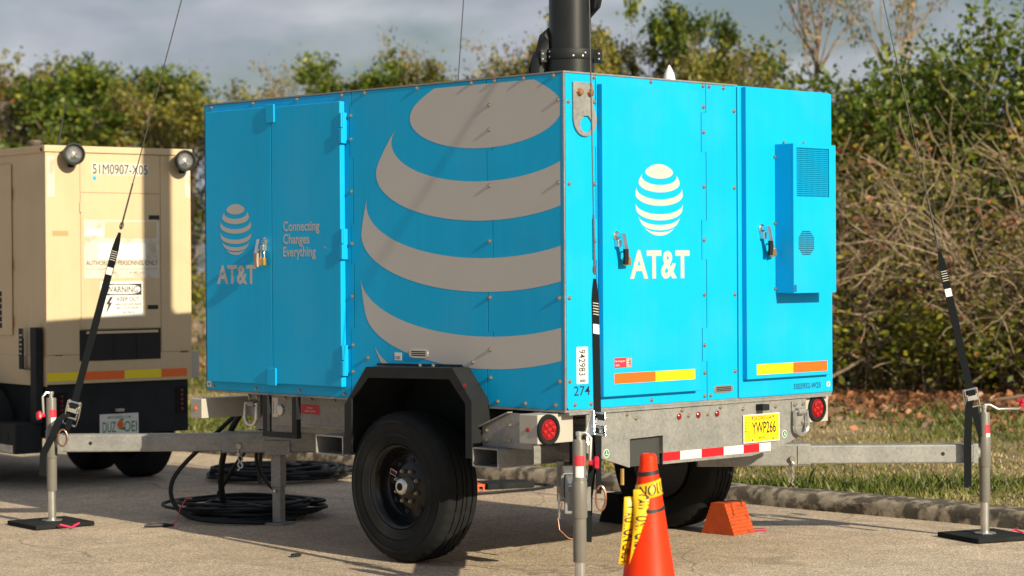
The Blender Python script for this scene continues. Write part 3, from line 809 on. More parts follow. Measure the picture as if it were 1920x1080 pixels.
# --- wheels
def wheel(x_out, s, y, z):
    """x_out: plane of the outer tyre wall, s: +1 when the tyre runs towards +x from it"""
    e = empty('wheel', (x_out, y, z), parent=TR)
    ax = (s, 0, 0)
    R = 0.390
    prof = [(0.214, 0.022), (0.225, 0.008), (0.262, 0.0), (0.268, -0.0025), (0.273, 0.0), (0.300, -0.004), (0.330, -0.002), (0.334, -0.0045), (0.338, -0.0015), (0.360, 0.006), (0.374, 0.016), (0.381, 0.025)]
    tread0 = len(prof)
    xs = [0.030, 0.060, 0.0605, 0.068, 0.0685, 0.100, 0.1005, 0.108, 0.1085, 0.127, 0.1275, 0.135, 0.1355, 0.167, 0.1675, 0.175, 0.1755, 0.205]
    lev = [1, 1, 0, 0, 1, 1, 0, 0, 1, 1, 0, 0, 1, 1, 0, 0, 1, 1]
    for xx, lv in zip(xs, lev):
        crown = -0.006 * ((xx - 0.1175) / 0.09) ** 2
        prof.append(((R if lv else R - 0.009) + crown, xx))
    tread1 = len(prof)
    prof += [(0.381, 0.210), (0.374, 0.219), (0.36, 0.229), (0.30, 0.239), (0.262, 0.235), (0.225, 0.227), (0.214, 0.213)]
    def rf(k, i, r):
        if k in (tread0 - 1, tread0) and i % 3 == 0: return r - 0.006
        if k in (tread1, tread1 - 1) and i % 3 == 0: return r - 0.006
        if k in (tread0 + 4, tread0 + 5, tread0 + 12, tread0 + 13) and (i + (k % 2) * 1) % 6 == 0: return r - 0.006
        return r
    MB().lathe(prof, (0, 0, 0), ax, 120, closed=True, rfun=rf).build('tyre', M['rubber'], e, smooth=True, angle=28, fix=True)
    # raised sidewall letters
    rim = [(0.208, 0.235), (0.213, 0.225), (0.206, 0.19), (0.190, 0.15), (0.190, 0.06), (0.204, 0.035), (0.217, 0.022), (0.219, 0.014), (0.215, 0.010), (0.205, 0.016), (0.192, 0.034), (0.182, 0.060), (0.176, 0.088), (0.165, 0.100), (0.140, 0.096), (0.120, 0.090), (0.104, 0.084), (0.074, 0.082), (0.055, 0.080), (0.0, 0.080)]
    MB().lathe(rim, (0, 0, 0), ax, 64).build('rim', M['rim'], e, smooth=True)
    hh = MB().cyl((0, 0, 0), (-s * 0.003, 0, 0), 0.0165, n=16).mesh('hand_hole', M['dark'])
    for i in range(8):
        a = 2 * math.pi * (i + 0.2) / 8; put('hand_hole', hh, e, (s * 0.0935, 0.130 * math.cos(a), 0.130 * math.sin(a)))
    nut = MB().lathe([(0.0125, 0.0), (0.0125, 0.012), (0.010, 0.018), (0.007, 0.019), (0.007, 0.026), (0.0, 0.027)], (0, 0, 0), (-s, 0, 0), 6).mesh('lug_nut', M['bolt'])
    for i in range(8):
        a = 2 * math.pi * (i + 0.5) / 8
        put('lug_nut', nut, e, (s * 0.083, 0.0825 * math.cos(a), 0.0825 * math.sin(a)))
    MB().lathe([(0.046, 0.082), (0.046, 0.040), (0.043, 0.030), (0.036, 0.024), (0.028, 0.022), (0.0, 0.022)], (0, 0, 0), ax, 28).build('hub_cap', M['zinc'], e, smooth=True)
    MB().lathe([(0.020, 0.022), (0.020, 0.0195), (0.016, 0.0185), (0.0, 0.0185)], (0, 0, 0), ax, 20).build('hub_plug', M['rubber'], e, smooth=True)
    return e
WY, WZ = 1.130, 0.392
w1 = wheel(-0.085, 1, WY, WZ)
w2 = wheel(W + 0.085, -1, WY, WZ)
P = Frame((0.0885, 0, 0), (0, -1, 0), (0, 0, 1)).sub(-0.122, 0.062, -0.32)
mb = MB(); mb.fbox(P, -0.026, 0.026, -0.014, 0.014, 0.0, 0.001); mb.m = 1; mb.fbox(P, -0.023, 0.023, -0.011, 0.005, 0.0012, 0.0016); mb.m = 2; mb.fbox(P, -0.023, 0.023, 0.005, 0.0115, 0.0012, 0.0017)
mb.build('rim_sticker', [M['white'], M['ink'], M['redstk']], w1)
mb = MB(); mb.cyl((0.30, WY - 0.12, 0.56), (W - 0.30, WY - 0.12, 0.56), 0.045, n=14)
for x in (0.25, W - 0.25): mb.beam((x, WY - 0.12, 0.56), (x, WY, WZ), 0.05, 0.09)
mb.build('axle', M['chassis'], TR, smooth=True)

# --- chassis
mb = MB()
for x in (0.34, W - 0.34): mb.beam((x, 0.05, 0.66), (x, L - 0.05, 0.66), 0.06, 0.14)
for y in (0.35, 1.4, 2.4): mb.beam((0.34, y, 0.705), (W - 0.34, y, 0.705), 0.06, 0.09)
mb.build('frame_rail', M['galv'], TR)
sill = MB().fbox(SIDE, -2.62, -1.51, 0.655, 0.8165, -0.16, -0.15).build('sill_plate', M['galv'], TR)
MB().box(0.149, 0.19, 1.51, 2.62, 0.640, 0.6545).build('sill_flange', M['galv'], TR)
SD = -0.15
sticker('red_sticker', SIDE, -2.19, -2.03, 0.712, 0.765, SD, 'redstk', sill, [('CAUTION', -2.14, 0.742, 0.05, 0.01), ('KEEP CLEAR', -2.155, 0.724, 0.09, 0.009)], 'white')
sticker('data_sticker', SIDE, -2.445, -2.395, 0.684, 0.792, SD, 'white', sill, [('I', -2.435, 0.70, 0.004, 0.07)], 'ink')
sticker('data_sticker', SIDE, -2.48, -2.452, 0.675, 0.80, SD, 'ink', sill)
mb = MB(); mb.lathe([(0.030, 0.0), (0.030, 0.01), (0.018, 0.014), (0.0, 0.014)], (0.149, 2.37, 0.725), (-1, 0, 0), 18); mb.build('socket', M['zinc'], sill, smooth=True)
for y in (2.33, 2.1, 1.9, 1.72): put('bolt', bolt_me, sill, (0.149, y, 0.795), Q_SIDE)
# black step bracket in front of the sill
mb = MB()
mb.box(-0.035, -0.005, 2.255, 2.297, 0.62, 0.818); mb.box(-0.035, -0.005, 2.000, 2.042, 0.62, 0.818); mb.box(-0.036, -0.004, 1.998, 2.299, 0.592, 0.6195)
mb.build('step_bracket', M['black_paint'], TR, bevel=0.002)

# fork pockets: open ended rectangular tubes right across the chassis
def fork_pocket(y0, y1, z0, z1, x0=-0.0):
    mb = MB(); mb.hollow((x0, (y0 + y1) / 2, (z0 + z1) / 2), (W - 0.02, (y0 + y1) / 2, (z0 + z1) / 2), y1 - y0, z1 - z0, 0.007)
    return mb.build('fork_pocket', M['galv'], TR, smooth=False)
fork_pocket(0.342, 0.526, 0.536, 0.633, -0.12); fork_pocket(1.512, 1.738, 0.532, 0.635, -0.12)
# rear gusset above the pocket and the lamp housings
mb = MB(); mb.prism(SIDE, sy([(0.525, 0.6345), (0.525, 0.728), (0.32, 0.806), (0.18, 0.806), (0.18, 0.6345)]), 0.042, 0.050); mb.prism(SIDE, sy([(0.525, 0.729), (0.32, 0.807), (0.32, 0.813), (0.530, 0.734)]), 0.0422, 0.078)
gs = mb.build('gusset', M['galv'], TR)
for y, z in ((0.495, 0.713), (0.495, 0.662), (0.33, 0.745), (0.33, 0.67)): put('bolt', bolt_me, gs, (-0.050, y, z), Q_SIDE)
def tail_lamp(x, y, z):
    e = empty('tail_lamp', (x, y, z), parent=TR)
    MB().lathe([(0.074, 0.0), (0.074, 0.010), (0.068, 0.016), (0.055, 0.014), (0.053, 0.008)], (0, 0, 0), (0, -1, 0), 36).build('lamp_ring', M['rubber'], e, smooth=True)
    MB().lathe([(0.054, 0.006), (0.050, 0.010), (0.030, 0.0135), (0.0, 0.0145)], (0, 0, 0), (0, -1, 0), 32).build('lens', M['redlens'], e, smooth=True)
    led = MB().lathe([(0.0125, 0.0), (0.011, 0.005), (0.005, 0.008), (0.0, 0.0085)], (0, 0, 0), (0, -1, 0), 12).mesh('lamp_cell', mat('bright red lens', (0.42, 0.008, 0.010), 0.15, var=0.4, vscale=90), True)
    for r, k in ((0.0, 1), (0.031, 6)):
        for i in range(k):
            a = 2 * math.pi * i / k + 0.3; put('lamp_cell', led, e, (r * math.cos(a), -0.0115, r * math.sin(a)))
    return e
lb = MB().box(-0.139, 0.105, 0.05, 0.176, 0.671, 0.812).build('lamp_housing', M['lightgrey'], TR, bevel=0.004)
tail_lamp(-0.071, 0.0495, 0.739)
MB().lathe([(0.011, 0.0), (0.011, 0.006), (0.0, 0.011)], (-0.1395, 0.115, 0.738), (-1, 0, 0), 12).build('marker_lamp', M['redlens'], lb, smooth=True)
MB().box(1.86, 2.09, 0.03, 0.15, 0.665, 0.8165).build('lamp_housing', M['lightgrey'], TR, bevel=0.004)
tail_lamp(1.985, 0.0295, 0.740)
fb = MB().box(-0.05, 0.33, 2.838, 2.943, 0.666, 0.778).build('lamp_housing', M['lightgrey'], TR, bevel=0.004)
MB().lathe([(0.012, 0.0), (0.012, 0.006), (0.0, 0.012)], (-0.0505, 2.895, 0.722), (-1, 0, 0), 12).build('marker_lamp', M['amber'], fb, smooth=True)

# rear bumper plate with notch, marker lamps, plate and tape
bp = empty('rear_bumper', parent=TR)
BY = 0.004
bo = [(0.150, 0.800), (0.150, 0.615), (0.270, 0.578), (0.452, 0.525), (1.400, 0.521), (1.600, 0.545), (1.862, 0.612), (1.862, 0.800)]
FB = Frame((0, BY, 0), (1, 0, 0), (0, 0, 1))
parts = [[(0.150, 0.800), (0.150, 0.615), (0.270, 0.578), (0.452, 0.525), (0.459, 0.525), (0.459, 0.800)], [(0.459, 0.665), (0.705, 0.669), (0.705, 0.800), (0.459, 0.800)],
         [(0.705, 0.5240), (1.400, 0.521), (1.600, 0.545), (1.862, 0.612), (1.862, 0.800), (0.705, 0.800)]]
mb = MB()
for P in parts: mb.prism(FB, P, -0.006, 0.0)
mb.build('bumper_plate', M['galv'], bp)
mb = MB(); mb.fbox(FB, 0.4592, 0.7048, 0.5245, 0.6685, -0.030, -0.025); mb.build('notch_cover', mat('dark steel cover', (0.055, 0.06, 0.06), 0.5, 0.3), bp)
mb = MB()
for p, q in zip(bo[1:-1], bo[2:-0]):
    if q == bo[-1]: break
    mb.add([(p[0], BY - 0.001, p[1] - 0.0005), (q[0], BY - 0.001, q[1] - 0.0005), (q[0], BY - 0.035, q[1] - 0.006), (p[0], BY - 0.035, p[1] - 0.006),
            (p[0], BY - 0.001, p[1] - 0.0065), (q[0], BY - 0.001, q[1] - 0.0065), (q[0], BY - 0.035, q[1] - 0.012), (p[0], BY - 0.035, p[1] - 0.012)],
           [(0, 3, 2, 1), (4, 5, 6, 7), (3, 7, 6, 2), (0, 1, 5, 4), (0, 4, 7, 3), (1, 2, 6, 5)])
mb.build('bumper_lip', M['galv'], bp)
for x in (0.827, 0.975, 1.122):
    MB().lathe([(0.016, 0.0), (0.016, 0.005), (0.011, 0.009), (0.0, 0.012)], (x, BY, 0.757), (0, -1, 0), 14).build('marker_lamp', M['redlens'], bp, smooth=True)
for x, z in ((0.90, 0.757), (1.05, 0.757), (0.235, 0.765), (0.505, 0.765), (1.33, 0.77), (1.60, 0.77), (0.44, 0.788), (0.85, 0.788), (1.15, 0.788)):
    put('bolt', bolt_me, bp, (x, BY, z), Q_REAR)
for i, (a, b) in enumerate(((0.704, 0.835), (0.835, 1.00), (1.00, 1.175), (1.175, 1.335), (1.335, 1.465), (1.465, 1.560))):
    MB().fbox(FB, a, b - 0.0005, 0.5385, 0.582, 0.0003, 0.001).build('reflective_tape', M['tape_red' if i % 2 == 0 else 'tape_white'], bp)
for x, z in ((0.289, 0.605), (1.677, 0.620)):
    o = MB().lathe([(0.021, 0.0003), (0.021, 0.001), (0.0, 0.0011)], (x, BY, z), (0, -1, 0), 20).build('ground_sticker', M['white'], bp)
    t = MB(); t.lathe([(0.0175, 0.0012), (0.0175, 0.0015), (0.0, 0.0016)], (x, BY, z), (0, -1, 0), 20); t.m = 1; t.fbox(FB, x - 0.002, x + 0.002, z - 0.004, z + 0.012, 0.0018, 0.0022); t.fbox(FB, x - 0.009, x + 0.009, z - 0.007, z - 0.004, 0.0018, 0.0022)
    t.build('print', [M['green'], M['white']], o)
o = MB().fbox(FB, 1.327, 1.624, 0.590, 0.738, 0.006, 0.008).build('licence_plate', M['white'], bp, bevel=0.0)
t = MB(); t.fbox(FB, 1.332, 1.619, 0.595, 0.733, 0.0082, 0.0086); t.build('plate_field', M['plate_yellow'], o)
t = MB()
add_text(t, FB, 'GEORGIA', 1.397, 0.706, 0.160, 0.021, 0.0092, 0.0); add_text(t, FB, 'YWP266', 1.395, 0.635, 0.198, 0.062, 0.0092, 0.012); add_text(t, FB, 'NEWTON', 1.448, 0.607, 0.052, 0.011, 0.0092, 0.01)
for k, ch in enumerate('PERM'): add_text(t, FB, ch, 1.340, 0.692 - k * 0.0155, 0.010, 0.011, 0.0092, 0.01)
for k, ch in enumerate('TRAILER'): add_text(t, FB, ch, 1.360, 0.707 - k * 0.0145, 0.009 if ch != 'I' else 0.003, 0.0105, 0.0092, 0.01)
t.build('print', M['ink'], o)
for u, v in ((1.398, 0.722), (1.570, 0.722), (1.398, 0.604), (1.570, 0.604)):
    put('plate_screw', bolt_me, o, (u, BY - 0.0082, v), Q_REAR).scale = (0.62, 0.62, 0.6)
mb = MB(); mb.fbox(FB, 1.437, 1.492, 0.757, 0.790, 0.0, 0.05); mb.build('plate_lamp', M['chassis'], bp, bevel=0.004)
mb = MB(); mb.fbox(FB, 1.492, 1.53, 0.762, 0.786, 0.0, 0.008); mb.build('plate_lamp_bracket', M['lightgrey'], bp)
# D ring
def d_ring(F, u, v, d, parent, w=0.052, h=0.10):
    e = MB().fbox(F, u - 0.055, u + 0.055, v - 0.045, v + 0.085, d + 0.0005, d + 0.008).build('d_ring', M['galv'], parent, bevel=0.002)
    MB().cyl(F.p(u - 0.030, v + 0.030, d + 0.020), F.p(u + 0.030, v + 0.030, d + 0.020), 0.019, n=16).build('clamp', M['galv'], e, smooth=True)
    pts = [F.p(u - w, v + 0.030, d + 0.022)] + [F.p(u + w * math.cos(a), v - h * 0.45 + w * 0.9 * math.sin(a), d + 0.030) for a in [math.pi + math.pi * i / 10 for i in range(11)]] + [F.p(u + w, v + 0.030, d + 0.022)]
    MB().tube(pts, 0.0115, 10, closed=True).build('ring', M['zinc'], e, smooth=True)
    for du, dv in ((-0.035, 0.068), (0.035, 0.068), (0.03, -0.03)):
        MB().lathe([(0.011, 0.0), (0.011, 0.008), (0.0, 0.010)], F.p(u + du, v + dv, d + 0.008), F.N, 6).build('nut', M['bolt'], e)
d_ring(FB, 1.788, 0.705, 0.0, bp)
d_ring(Frame((0.13, 0, 0), (0, -1, 0), (0, 0, 1)), -2.58, 0.725, 0.0, TR)

# --- outriggers: sleeve, arm and crank jack
def outrigger(px, py, dx, dy, length, sleeve_len, crank, zc=0.485, top=0.755, near=False):
    """jack at (px, py); (dx, dy) unit vector from the jack towards the chassis"""
    e = empty('outrigger', (px, py, 0), parent=TR)
    D = Vector((dx, dy, 0)).normalized(); S = Vector((-D.y, D.x, 0)); Z = Vector((0, 0, 1))
    a0 = D * 0.075 + Z * zc; a1 = D * length + Z * zc
    MB().hollow(a0, a1 + D * 0.05, 0.100, 0.104, 0.006).build('arm', M['galv'], e)
    MB().beam(D * 0.045 + Z * zc, D * 0.0745 + Z * zc, 0.104, 0.108).build('end_cap', M['galv'], e, bevel=0.002)
    MB().hollow(a1, a1 + D * sleeve_len, 0.122, 0.126, 0.007).build('sleeve', M['galv'], e)
    MB().beam(a1 + D * 0.001 + S * 0.0625, a1 + D * 0.07 + S * 0.0625, 0.008, 0.10).build('gusset', M['galv'], e)
    for sg in (1, -1):
        c = D * 0.24 + Z * zc + S * sg * 0.0502
        MB().cyl(c, c + S * sg * 0.0006, 0.011, n=14).build('pin_hole', M['dark'], e)
        c = a1 + D * 0.10 + Z * -0.02 + S * sg * 0.0612
        MB().cyl(c, c + S * sg * 0.02, 0.016, n=12).build('pin', M['bolt'], e)
        pts = [c + S * sg * 0.015 + Z * (-0.012 * i) + D * (0.006 * math.sin(i * 1.9)) for i in range(13)]
        MB().tube(pts, [0.004 if i % 2 else 0.0062 for i in range(13)], 6).build('chain', M['zinc'], e)
    j = empty('jack', parent=e)
    # collar, outer and inner tube, foot
    MB().lathe([(0.033, 0.40), (0.0345, 0.405), (0.0345, 0.56), (0.033, 0.565)], (0, 0, 0), (0, 0, 1), 24).build('jack_collar', M['post'], e, smooth=True)
    MB().cyl(D * 0.030 + Z * zc, D * 0.048 + Z * zc, 0.036, n=20).build('swivel', M['galv'], e, smooth=True)
    bpy.data.objects.remove(j)
    MB().lathe([(0.0295, 0.205), (0.0300, 0.207), (0.0300, top - 0.008), (0.027, top), (0.0, top)], (0, 0, 0), (0, 0, 1), 28).build('jack_tube', M['post'], e, smooth=True)
    MB().lathe([(0.0235, 0.035), (0.0235, 0.215)], (0, 0, 0), (0, 0, 1), 24).build('jack_leg', M['zinc'], e, smooth=True)
    MB().prism(Frame((0, 0, 0.030), (1, 0, 0), (0, 1, 0)), [(0.062 * math.cos(a), 0.062 * math.sin(a)) for a in [math.pi / 4 * i + 0.39 for i in range(8)]], 0.0, 0.006).build('foot_plate', M['zinc'], e, bevel=0.001)
    MB().lathe([(0.012, top), (0.012, top + 0.018), (0.016, top + 0.02), (0.016, top + 0.036), (0.0, top + 0.038)], (0, 0, 0), (0, 0, 1), 12).build('crank_hub', M['zinc'], e, smooth=True)
    h = top + 0.028
    cdir, drop = crank
    C_ = Vector((cdir[0], cdir[1], 0)).normalized()
    if drop:   # folded down along the post
        pts = [Z * h, C_ * 0.03 + Z * (h + 0.004), C_ * 0.052 + Z * (h - 0.02), C_ * 0.047 + Z * (h - 0.13)]
        k = pts[-1]; kd = C_
    else:
        pts = [Z * (h + 0.012), C_ * 0.03 + Z * (h + 0.012), C_ * 0.075 + Z * (h - 0.012), C_ * 0.19 + Z * (h - 0.010), C_ * 0.205 + Z * (h + 0.005)]
        k = pts[-1]; kd = Z
    MB().tube(pts, 0.0075, 10).build('crank_handle', M['zinc'], e, smooth=True)
    kb = MB().lathe([(0.010, -0.006), (0.013, 0.0), (0.013, 0.018), (0.027, 0.022), (0.028, 0.034), (0.024, 0.040), (0.0, 0.041)], k, kd, 16, rfun=lambda kk, i, r: r * (1.0 if r < 0.02 else (1.08 if (i // 2) % 2 else 0.86)))
    kb.build('crank_knob', M['redknob'], e, smooth=True)
    # warning sticker facing the camera side, wrapped on the tube
    for z0, z1, m_, half in ((top - 0.115, top - 0.068, 'redstk', 0.9), (top - 0.165, top - 0.1155, 'white', 0.62)):
        mb = MB(); base = math.atan2(-0.71, -0.70) + (0.75 if not near else 0.0)
        vs, fs = [], []
        for i in range(9):
            a = base - half + 2 * half * i / 8
            vs += [(0.0305 * math.cos(a), 0.0305 * math.sin(a), z0), (0.0305 * math.cos(a), 0.0305 * math.sin(a), z1)]
        mb.add(vs, [(2 * i, 2 * i + 2, 2 * i + 3, 2 * i + 1) for i in range(8)])
        mb.build('warning_sticker', M[m_], e)
    return e
camr = Vector((0.714, -0.70, 0)); camf = Vector((0.70, 0.714, 0))
OL, OR_, ON, OF = (-0.362, 3.904), (2.806, -0.498), (-0.502, -0.572), (2.45, 3.60)
outrigger(*OL, 0.714, -0.700, 1.02, 0.70, ((-0.45, 0.1), True), zc=0.490, top=0.758)['label'] = 'galvanised outrigger leg reaching toward the cream generator'
outrigger(*OR_, -0.714, 0.700, 0.97, 0.62, ((0.714, -0.70), False), zc=0.475, top=0.700)['label'] = 'galvanised outrigger leg reaching over the grass verge'
outrigger(*ON, 0.70, 0.714, 0.62, 0.6, ((0.714, -0.70), True), zc=0.480, top=0.748, near=True)['label'] = 'grey crank jack standing nearest the camera'
outrigger(*OF, -0.70, -0.714, 0.62, 0.6, ((0.6, 0.6), False), zc=0.480, top=0.748)

# square drop leg under the front sleeve
dl = empty('drop_leg', (0.597, 2.958, 0), parent=TR)
dl.rotation_euler = (0, 0, math.radians(20))
MB().box(-0.033, 0.033, -0.033, 0.033, 0.22, 0.428).build('leg_sleeve', M['galv'], dl, bevel=0.003)
MB().box(-0.028, 0.028, -0.028, 0.028, 0.012, 0.2195).build('leg', M['galv'], dl, bevel=0.003)
MB().box(-0.07, 0.07, -0.07, 0.07, 0.002, 0.0115).build('foot', M['galv'], dl)
MB().cyl((-0.05, 0, 0.20), (0.05, 0, 0.20), 0.008, n=8).build('pin', M['zinc'], dl)
# clamp plate seen on the sleeve
o = Vector((0.597, 2.958, 0.47)); D = Vector((0.714, -0.700, 0)); S = Vector((-0.700, -0.714, 0))
MB().beam(o + S * 0.062 - D * 0.075 + Vector((0, 0, -0.012)), o + S * 0.062 + D * 0.075 + Vector((0, 0, -0.012)), 0.012, 0.085).build('clamp_plate', M['galv'], TR, bevel=0.002)

# junction box hanging behind the near jack
jb = empty('junction_box', (0.27, 0.22, 0.30), parent=TR)
Fj = Frame((0, 0, 0), (0.714, -0.70, 0), (0, 0, 1))
MB().fbox(Fj, -0.04, 0.06, 0.0, 0.20, 0.0, 0.06).build('box_body', M['greyplastic'], jb, bevel=0.006)
MB().fbox(Fj, -0.075, -0.0405, 0.06, 0.26, -0.02, 0.05).build('mount', M['galv'], jb, bevel=0.004)
MB().cyl((0, 0, 0.2005), (0.0, 0.0, 0.50), 0.012, n=8).build('conduit', M['cable'], jb)
mb = MB(); mb.tube([(-0.05, 0.02, 0.05), (-0.07, 0.03, -0.02), (-0.07, 0.02, -0.08), (-0.05, -0.02, -0.12), (0.0, -0.06, -0.135)], 0.0025, 5); mb.build('thin_wire', M['copper'], jb)
MB().cyl((0.42, 0.02, 0.52), (0.42, 0.02, 0.44), 0.010, n=10).build('drain_pipe', M['brass'], TR)

# --- roof: mast, bag, dome
mast = empty('mast', (1.29, 1.20, ZT), parent=TR)
MB().lathe([(0.135, 0.0), (0.135, 0.207)], (0, 0, 0), (0, 0, 1), 40).build('mast_base', M['black_alu'], mast, smooth=True)
MB().lathe([(0.140, 0.208), (0.142, 0.211), (0.142, 0.262), (0.140, 0.265), (0.118, 0.2655)], (0, 0, 0), (0, 0, 1), 40).build('mast_collar', M['black_paint'], mast, smooth=True)
secs = [(0.118, 0.266, 2.2), (0.105, 2.2, 4.0), (0.092, 4.0, 5.6), (0.078, 5.6, 7.0), (0.064, 7.0, 8.1)]
for r, z0, z1 in secs:
    MB().lathe([(r, z0), (r, z1 - 0.06), (r + 0.012, z1 - 0.058), (r + 0.012, z1 - 0.002), (0.0, z1 - 0.001)], (0, 0, 0), (0, 0, 1), 36).build('mast_section', M['black_alu'], mast, smooth=True)
for a in (-math.pi * 0.75 - 1.3, -math.pi * 0.75 + 1.42):
    c = Vector((math.cos(a), math.sin(a), 0)); s_ = Vector((-c.y, c.x, 0))
    MB().beam(c * 0.135 + Vector((0, 0, 0.228)), c * 0.178 + Vector((0, 0, 0.228)), 0.05, 0.072).build('clamp_ear', M['black_paint'], mast, bevel=0.003)
    for dz in (-0.018, 0.012):
        q = c * 0.160 + camf * -0.027 + Vector((0, 0, 0.228 + dz))
        MB().lathe([(0.006, 0.0), (0.006, 0.004), (0.0, 0.005)], q, -camf, 8).build('screw', M['zinc'], mast)
for a, dz in ((0.1, 0.222), (0.5, 0.222), (0.62, 0.240), (-0.95, 0.222), (-0.95, 0.25)):
    b = -math.pi * 0.75 + a; c = Vector((math.cos(b), math.sin(b), 0))
    MB().lathe([(0.005, 0.0), (0.005, 0.003), (0.0, 0.004)], c * 0.142 + Vector((0, 0, dz)), c, 8).build('screw', M['zinc'], mast)
def bag(pts, rs, label):
    mb = MB(); mb.tube(pts, rs, 14)
    v = np.array(mb.v); cen = v.mean(0)
    rr = np.random.default_rng(3)
    for i in range(len(v)):
        k = i // 14
        v[i] += rr.normal(0, 0.007, 3)
        v[i] += 0.012 * np.sin(v[i][2] * 60 + i % 14)
    mb.v = [tuple(x) for x in v]
    o = mb.build('cable_bag', M['bag'], mast, smooth=True, angle=50); o['label'] = label
ml = -camr
bag([ml * 0.17 + Vector((0, 0, 0.01)), ml * 0.185 + Vector((0, 0, 0.08)), ml * 0.185 + Vector((0, 0, 0.15)), ml * 0.165 + Vector((0, 0, 0.21)), ml * 0.145 + Vector((0, 0, 0.27)), ml * 0.130 + Vector((0, 0, 0.33)), ml * 0.105 + Vector((0, 0, 0.37))], [0.045, 0.045, 0.048, 0.046, 0.035, 0.032, 0.015], 'crumpled black cable sleeve on the left of the mast')
bag([-ml * 0.09 + Vector((0, 0, 0.43)), -ml * 0.13 + Vector((0, 0, 0.50)), -ml * 0.145 + Vector((0, 0, 0.62)), -ml * 0.13 + Vector((0, 0, 0.8))], [0.008, 0.03, 0.045, 0.04], 'black cable sleeve on the right of the mast')
o = MB().lathe([(0.036, 0.0), (0.0365, 0.03), (0.034, 0.06), (0.026, 0.095), (0.014, 0.120), (0.004, 0.138), (0.0, 0.141)], (1.33, 0.5, ZT - 0.003), (0, 0, 1), 24).build('antenna_dome', M['domewhite'], TR, smooth=True)

# ------------------------------------------------------------------ guy lines: wire, webbing strap and ratchet
MAST_TOP = Vector((1.29, 1.20, 10.6))
def guy(anchor, t_strap, t_ratchet, label, wside, tail=None, loop=None, hook=None):
    A = Vector(anchor); T = MAST_TOP + Vector((A.x - MAST_TOP.x, A.y - MAST_TOP.y, 0)).normalized() * 0.09
    d = T - A; Lg = d.length; dn = d / Lg
    e = tag(empty('guy_line', A), label, 'guy line', 'guy lines holding the mast')
    wv = Vector(wside); wv = (wv - dn * wv.dot(dn)).normalized(); nv = dn.cross(wv).normalized()
    MB().tube([dn * (t_strap + 0.02), dn * (Lg * 0.5), dn * Lg], 0.0032, 6).build('wire_rope', M['wire'], e, smooth=True)
    # spliced eye
    mb = MB(); mb.tube([dn * (t_strap + 0.02), dn * (t_strap + 0.10), dn * (t_strap + 0.30)], [0.0055, 0.0055, 0.005], 6)
    mb.tube([dn * (t_strap + 0.02 + 0.022 * (1 - math.cos(a)) ) + wv * 0.010 * math.sin(a) for a in [2 * math.pi * i / 12 for i in range(12)]], 0.003, 6, closed=True)
    mb.build('wire_splice', M['wire'], e, smooth=True)
    W2 = 0.021
    pts = [dn * t_strap, dn * (t_strap - 0.05), dn * (t_strap - 0.10), dn * ((t_strap + t_ratchet) / 2), dn * t_ratchet]
    MB().ribbon(pts, [wv * 0.008, wv * 0.016, wv * W2, wv * W2, wv * W2], 0.005).build('strap', M['web'], e)
    mb = MB()
    for k in range(5):
        c = dn * (t_strap - 0.115 - 0.013 * k)
        mb.beam(c - wv * 0.017 + nv * 0.0036, c + wv * 0.017 + nv * 0.0036, 0.003, 0.0012, up=nv); mb.beam(c - wv * 0.017 - nv * 0.0036, c + wv * 0.017 - nv * 0.0036, 0.003, 0.0012, up=nv)
    mb.build('stitching', M['stitch'], e)
    c = dn * (t_strap - 0.235)
    MB().beam(c - dn * 0.022, c + dn * 0.022, 0.036, 0.0075, up=nv).build('strap_label', M['white'], e)
    # ratchet: two side plates, handle frame, bars
    rt = empty('ratchet', parent=e)
    c0 = dn * t_ratchet
    for sg in (-1, 1):
        q = c0 + wv * sg * 0.033
        MB().beam(q + dn * 0.035, q - dn * 0.075, 0.004, 0.034, up=nv).build('side_plate', M['chrome'], rt, bevel=0.001)
        MB().tube([q + dn * 0.03 + wv * sg * 0.006, q - dn * 0.05 + wv * sg * 0.008 + nv * 0.03, q - dn * 0.115 + wv * sg * 0.005 + nv * 0.025], 0.0045, 6).build('handle_side', M['chrome'], rt, smooth=True)
    for t, off, r in ((0.028, 0.0, 0.008), (-0.004, 0.004, 0.011), (-0.03, 0.008, 0.009), (-0.068, 0.0, 0.006), (-0.115, 0.026, 0.005)):
        for s2 in (1,):
            q = c0 + dn * t + nv * off
            MB().cyl(q - wv * 0.036, q + wv * 0.036, r, n=10).build('cross_bar', M['chrome'], rt, smooth=True)
    q = c0 - dn * 0.015 + nv * 0.021
    MB().beam(q + dn * 0.016, q - dn * 0.016, 0.056, 0.003, up=nv).build('pawl_plate', M['zinc'], rt)
    q = c0 - dn * 0.015 - nv * 0.021
    MB().beam(q + dn * 0.016, q - dn * 0.016, 0.056, 0.003, up=nv).build('pawl_plate', M['zinc'], rt)
    # rolled webbing over the spindle
    MB().cyl(c0 - wv * W2, c0 + wv * W2, 0.024, n=14).build('strap_roll', M['web'], e, smooth=True)
    lp = [c0 - dn * 0.06] + [Vector(p) - A for p in (loop or [])]
    MB().ribbon(lp + [Vector((0, 0, 0))], [wv * W2] * (len(lp)) + [wv * 0.012], 0.005).build('lower_strap', M['web'], e)
    if tail:
        tp = [c0 - dn * 0.02 + nv * 0.012] + [Vector(p) - A for p in tail]
        MB().ribbon(tp, wv * W2, 0.005).build('loose_tail', M['web'], e)
    if hook:
        hk = [Vector(p) - A for p in hook]
        MB().tube(hk, 0.005, 8, closed=True).build('carabiner', M['copper'], e, smooth=True)
    return e
CR = (0.714, -0.70, 0)
Z3 = Vector((0, 0, 1))
aL = Vector((OL[0], OL[1], 0.545)) + Vector(CR) * 0.098 - camf * 0.056
c = aL - Z3 * 0.015
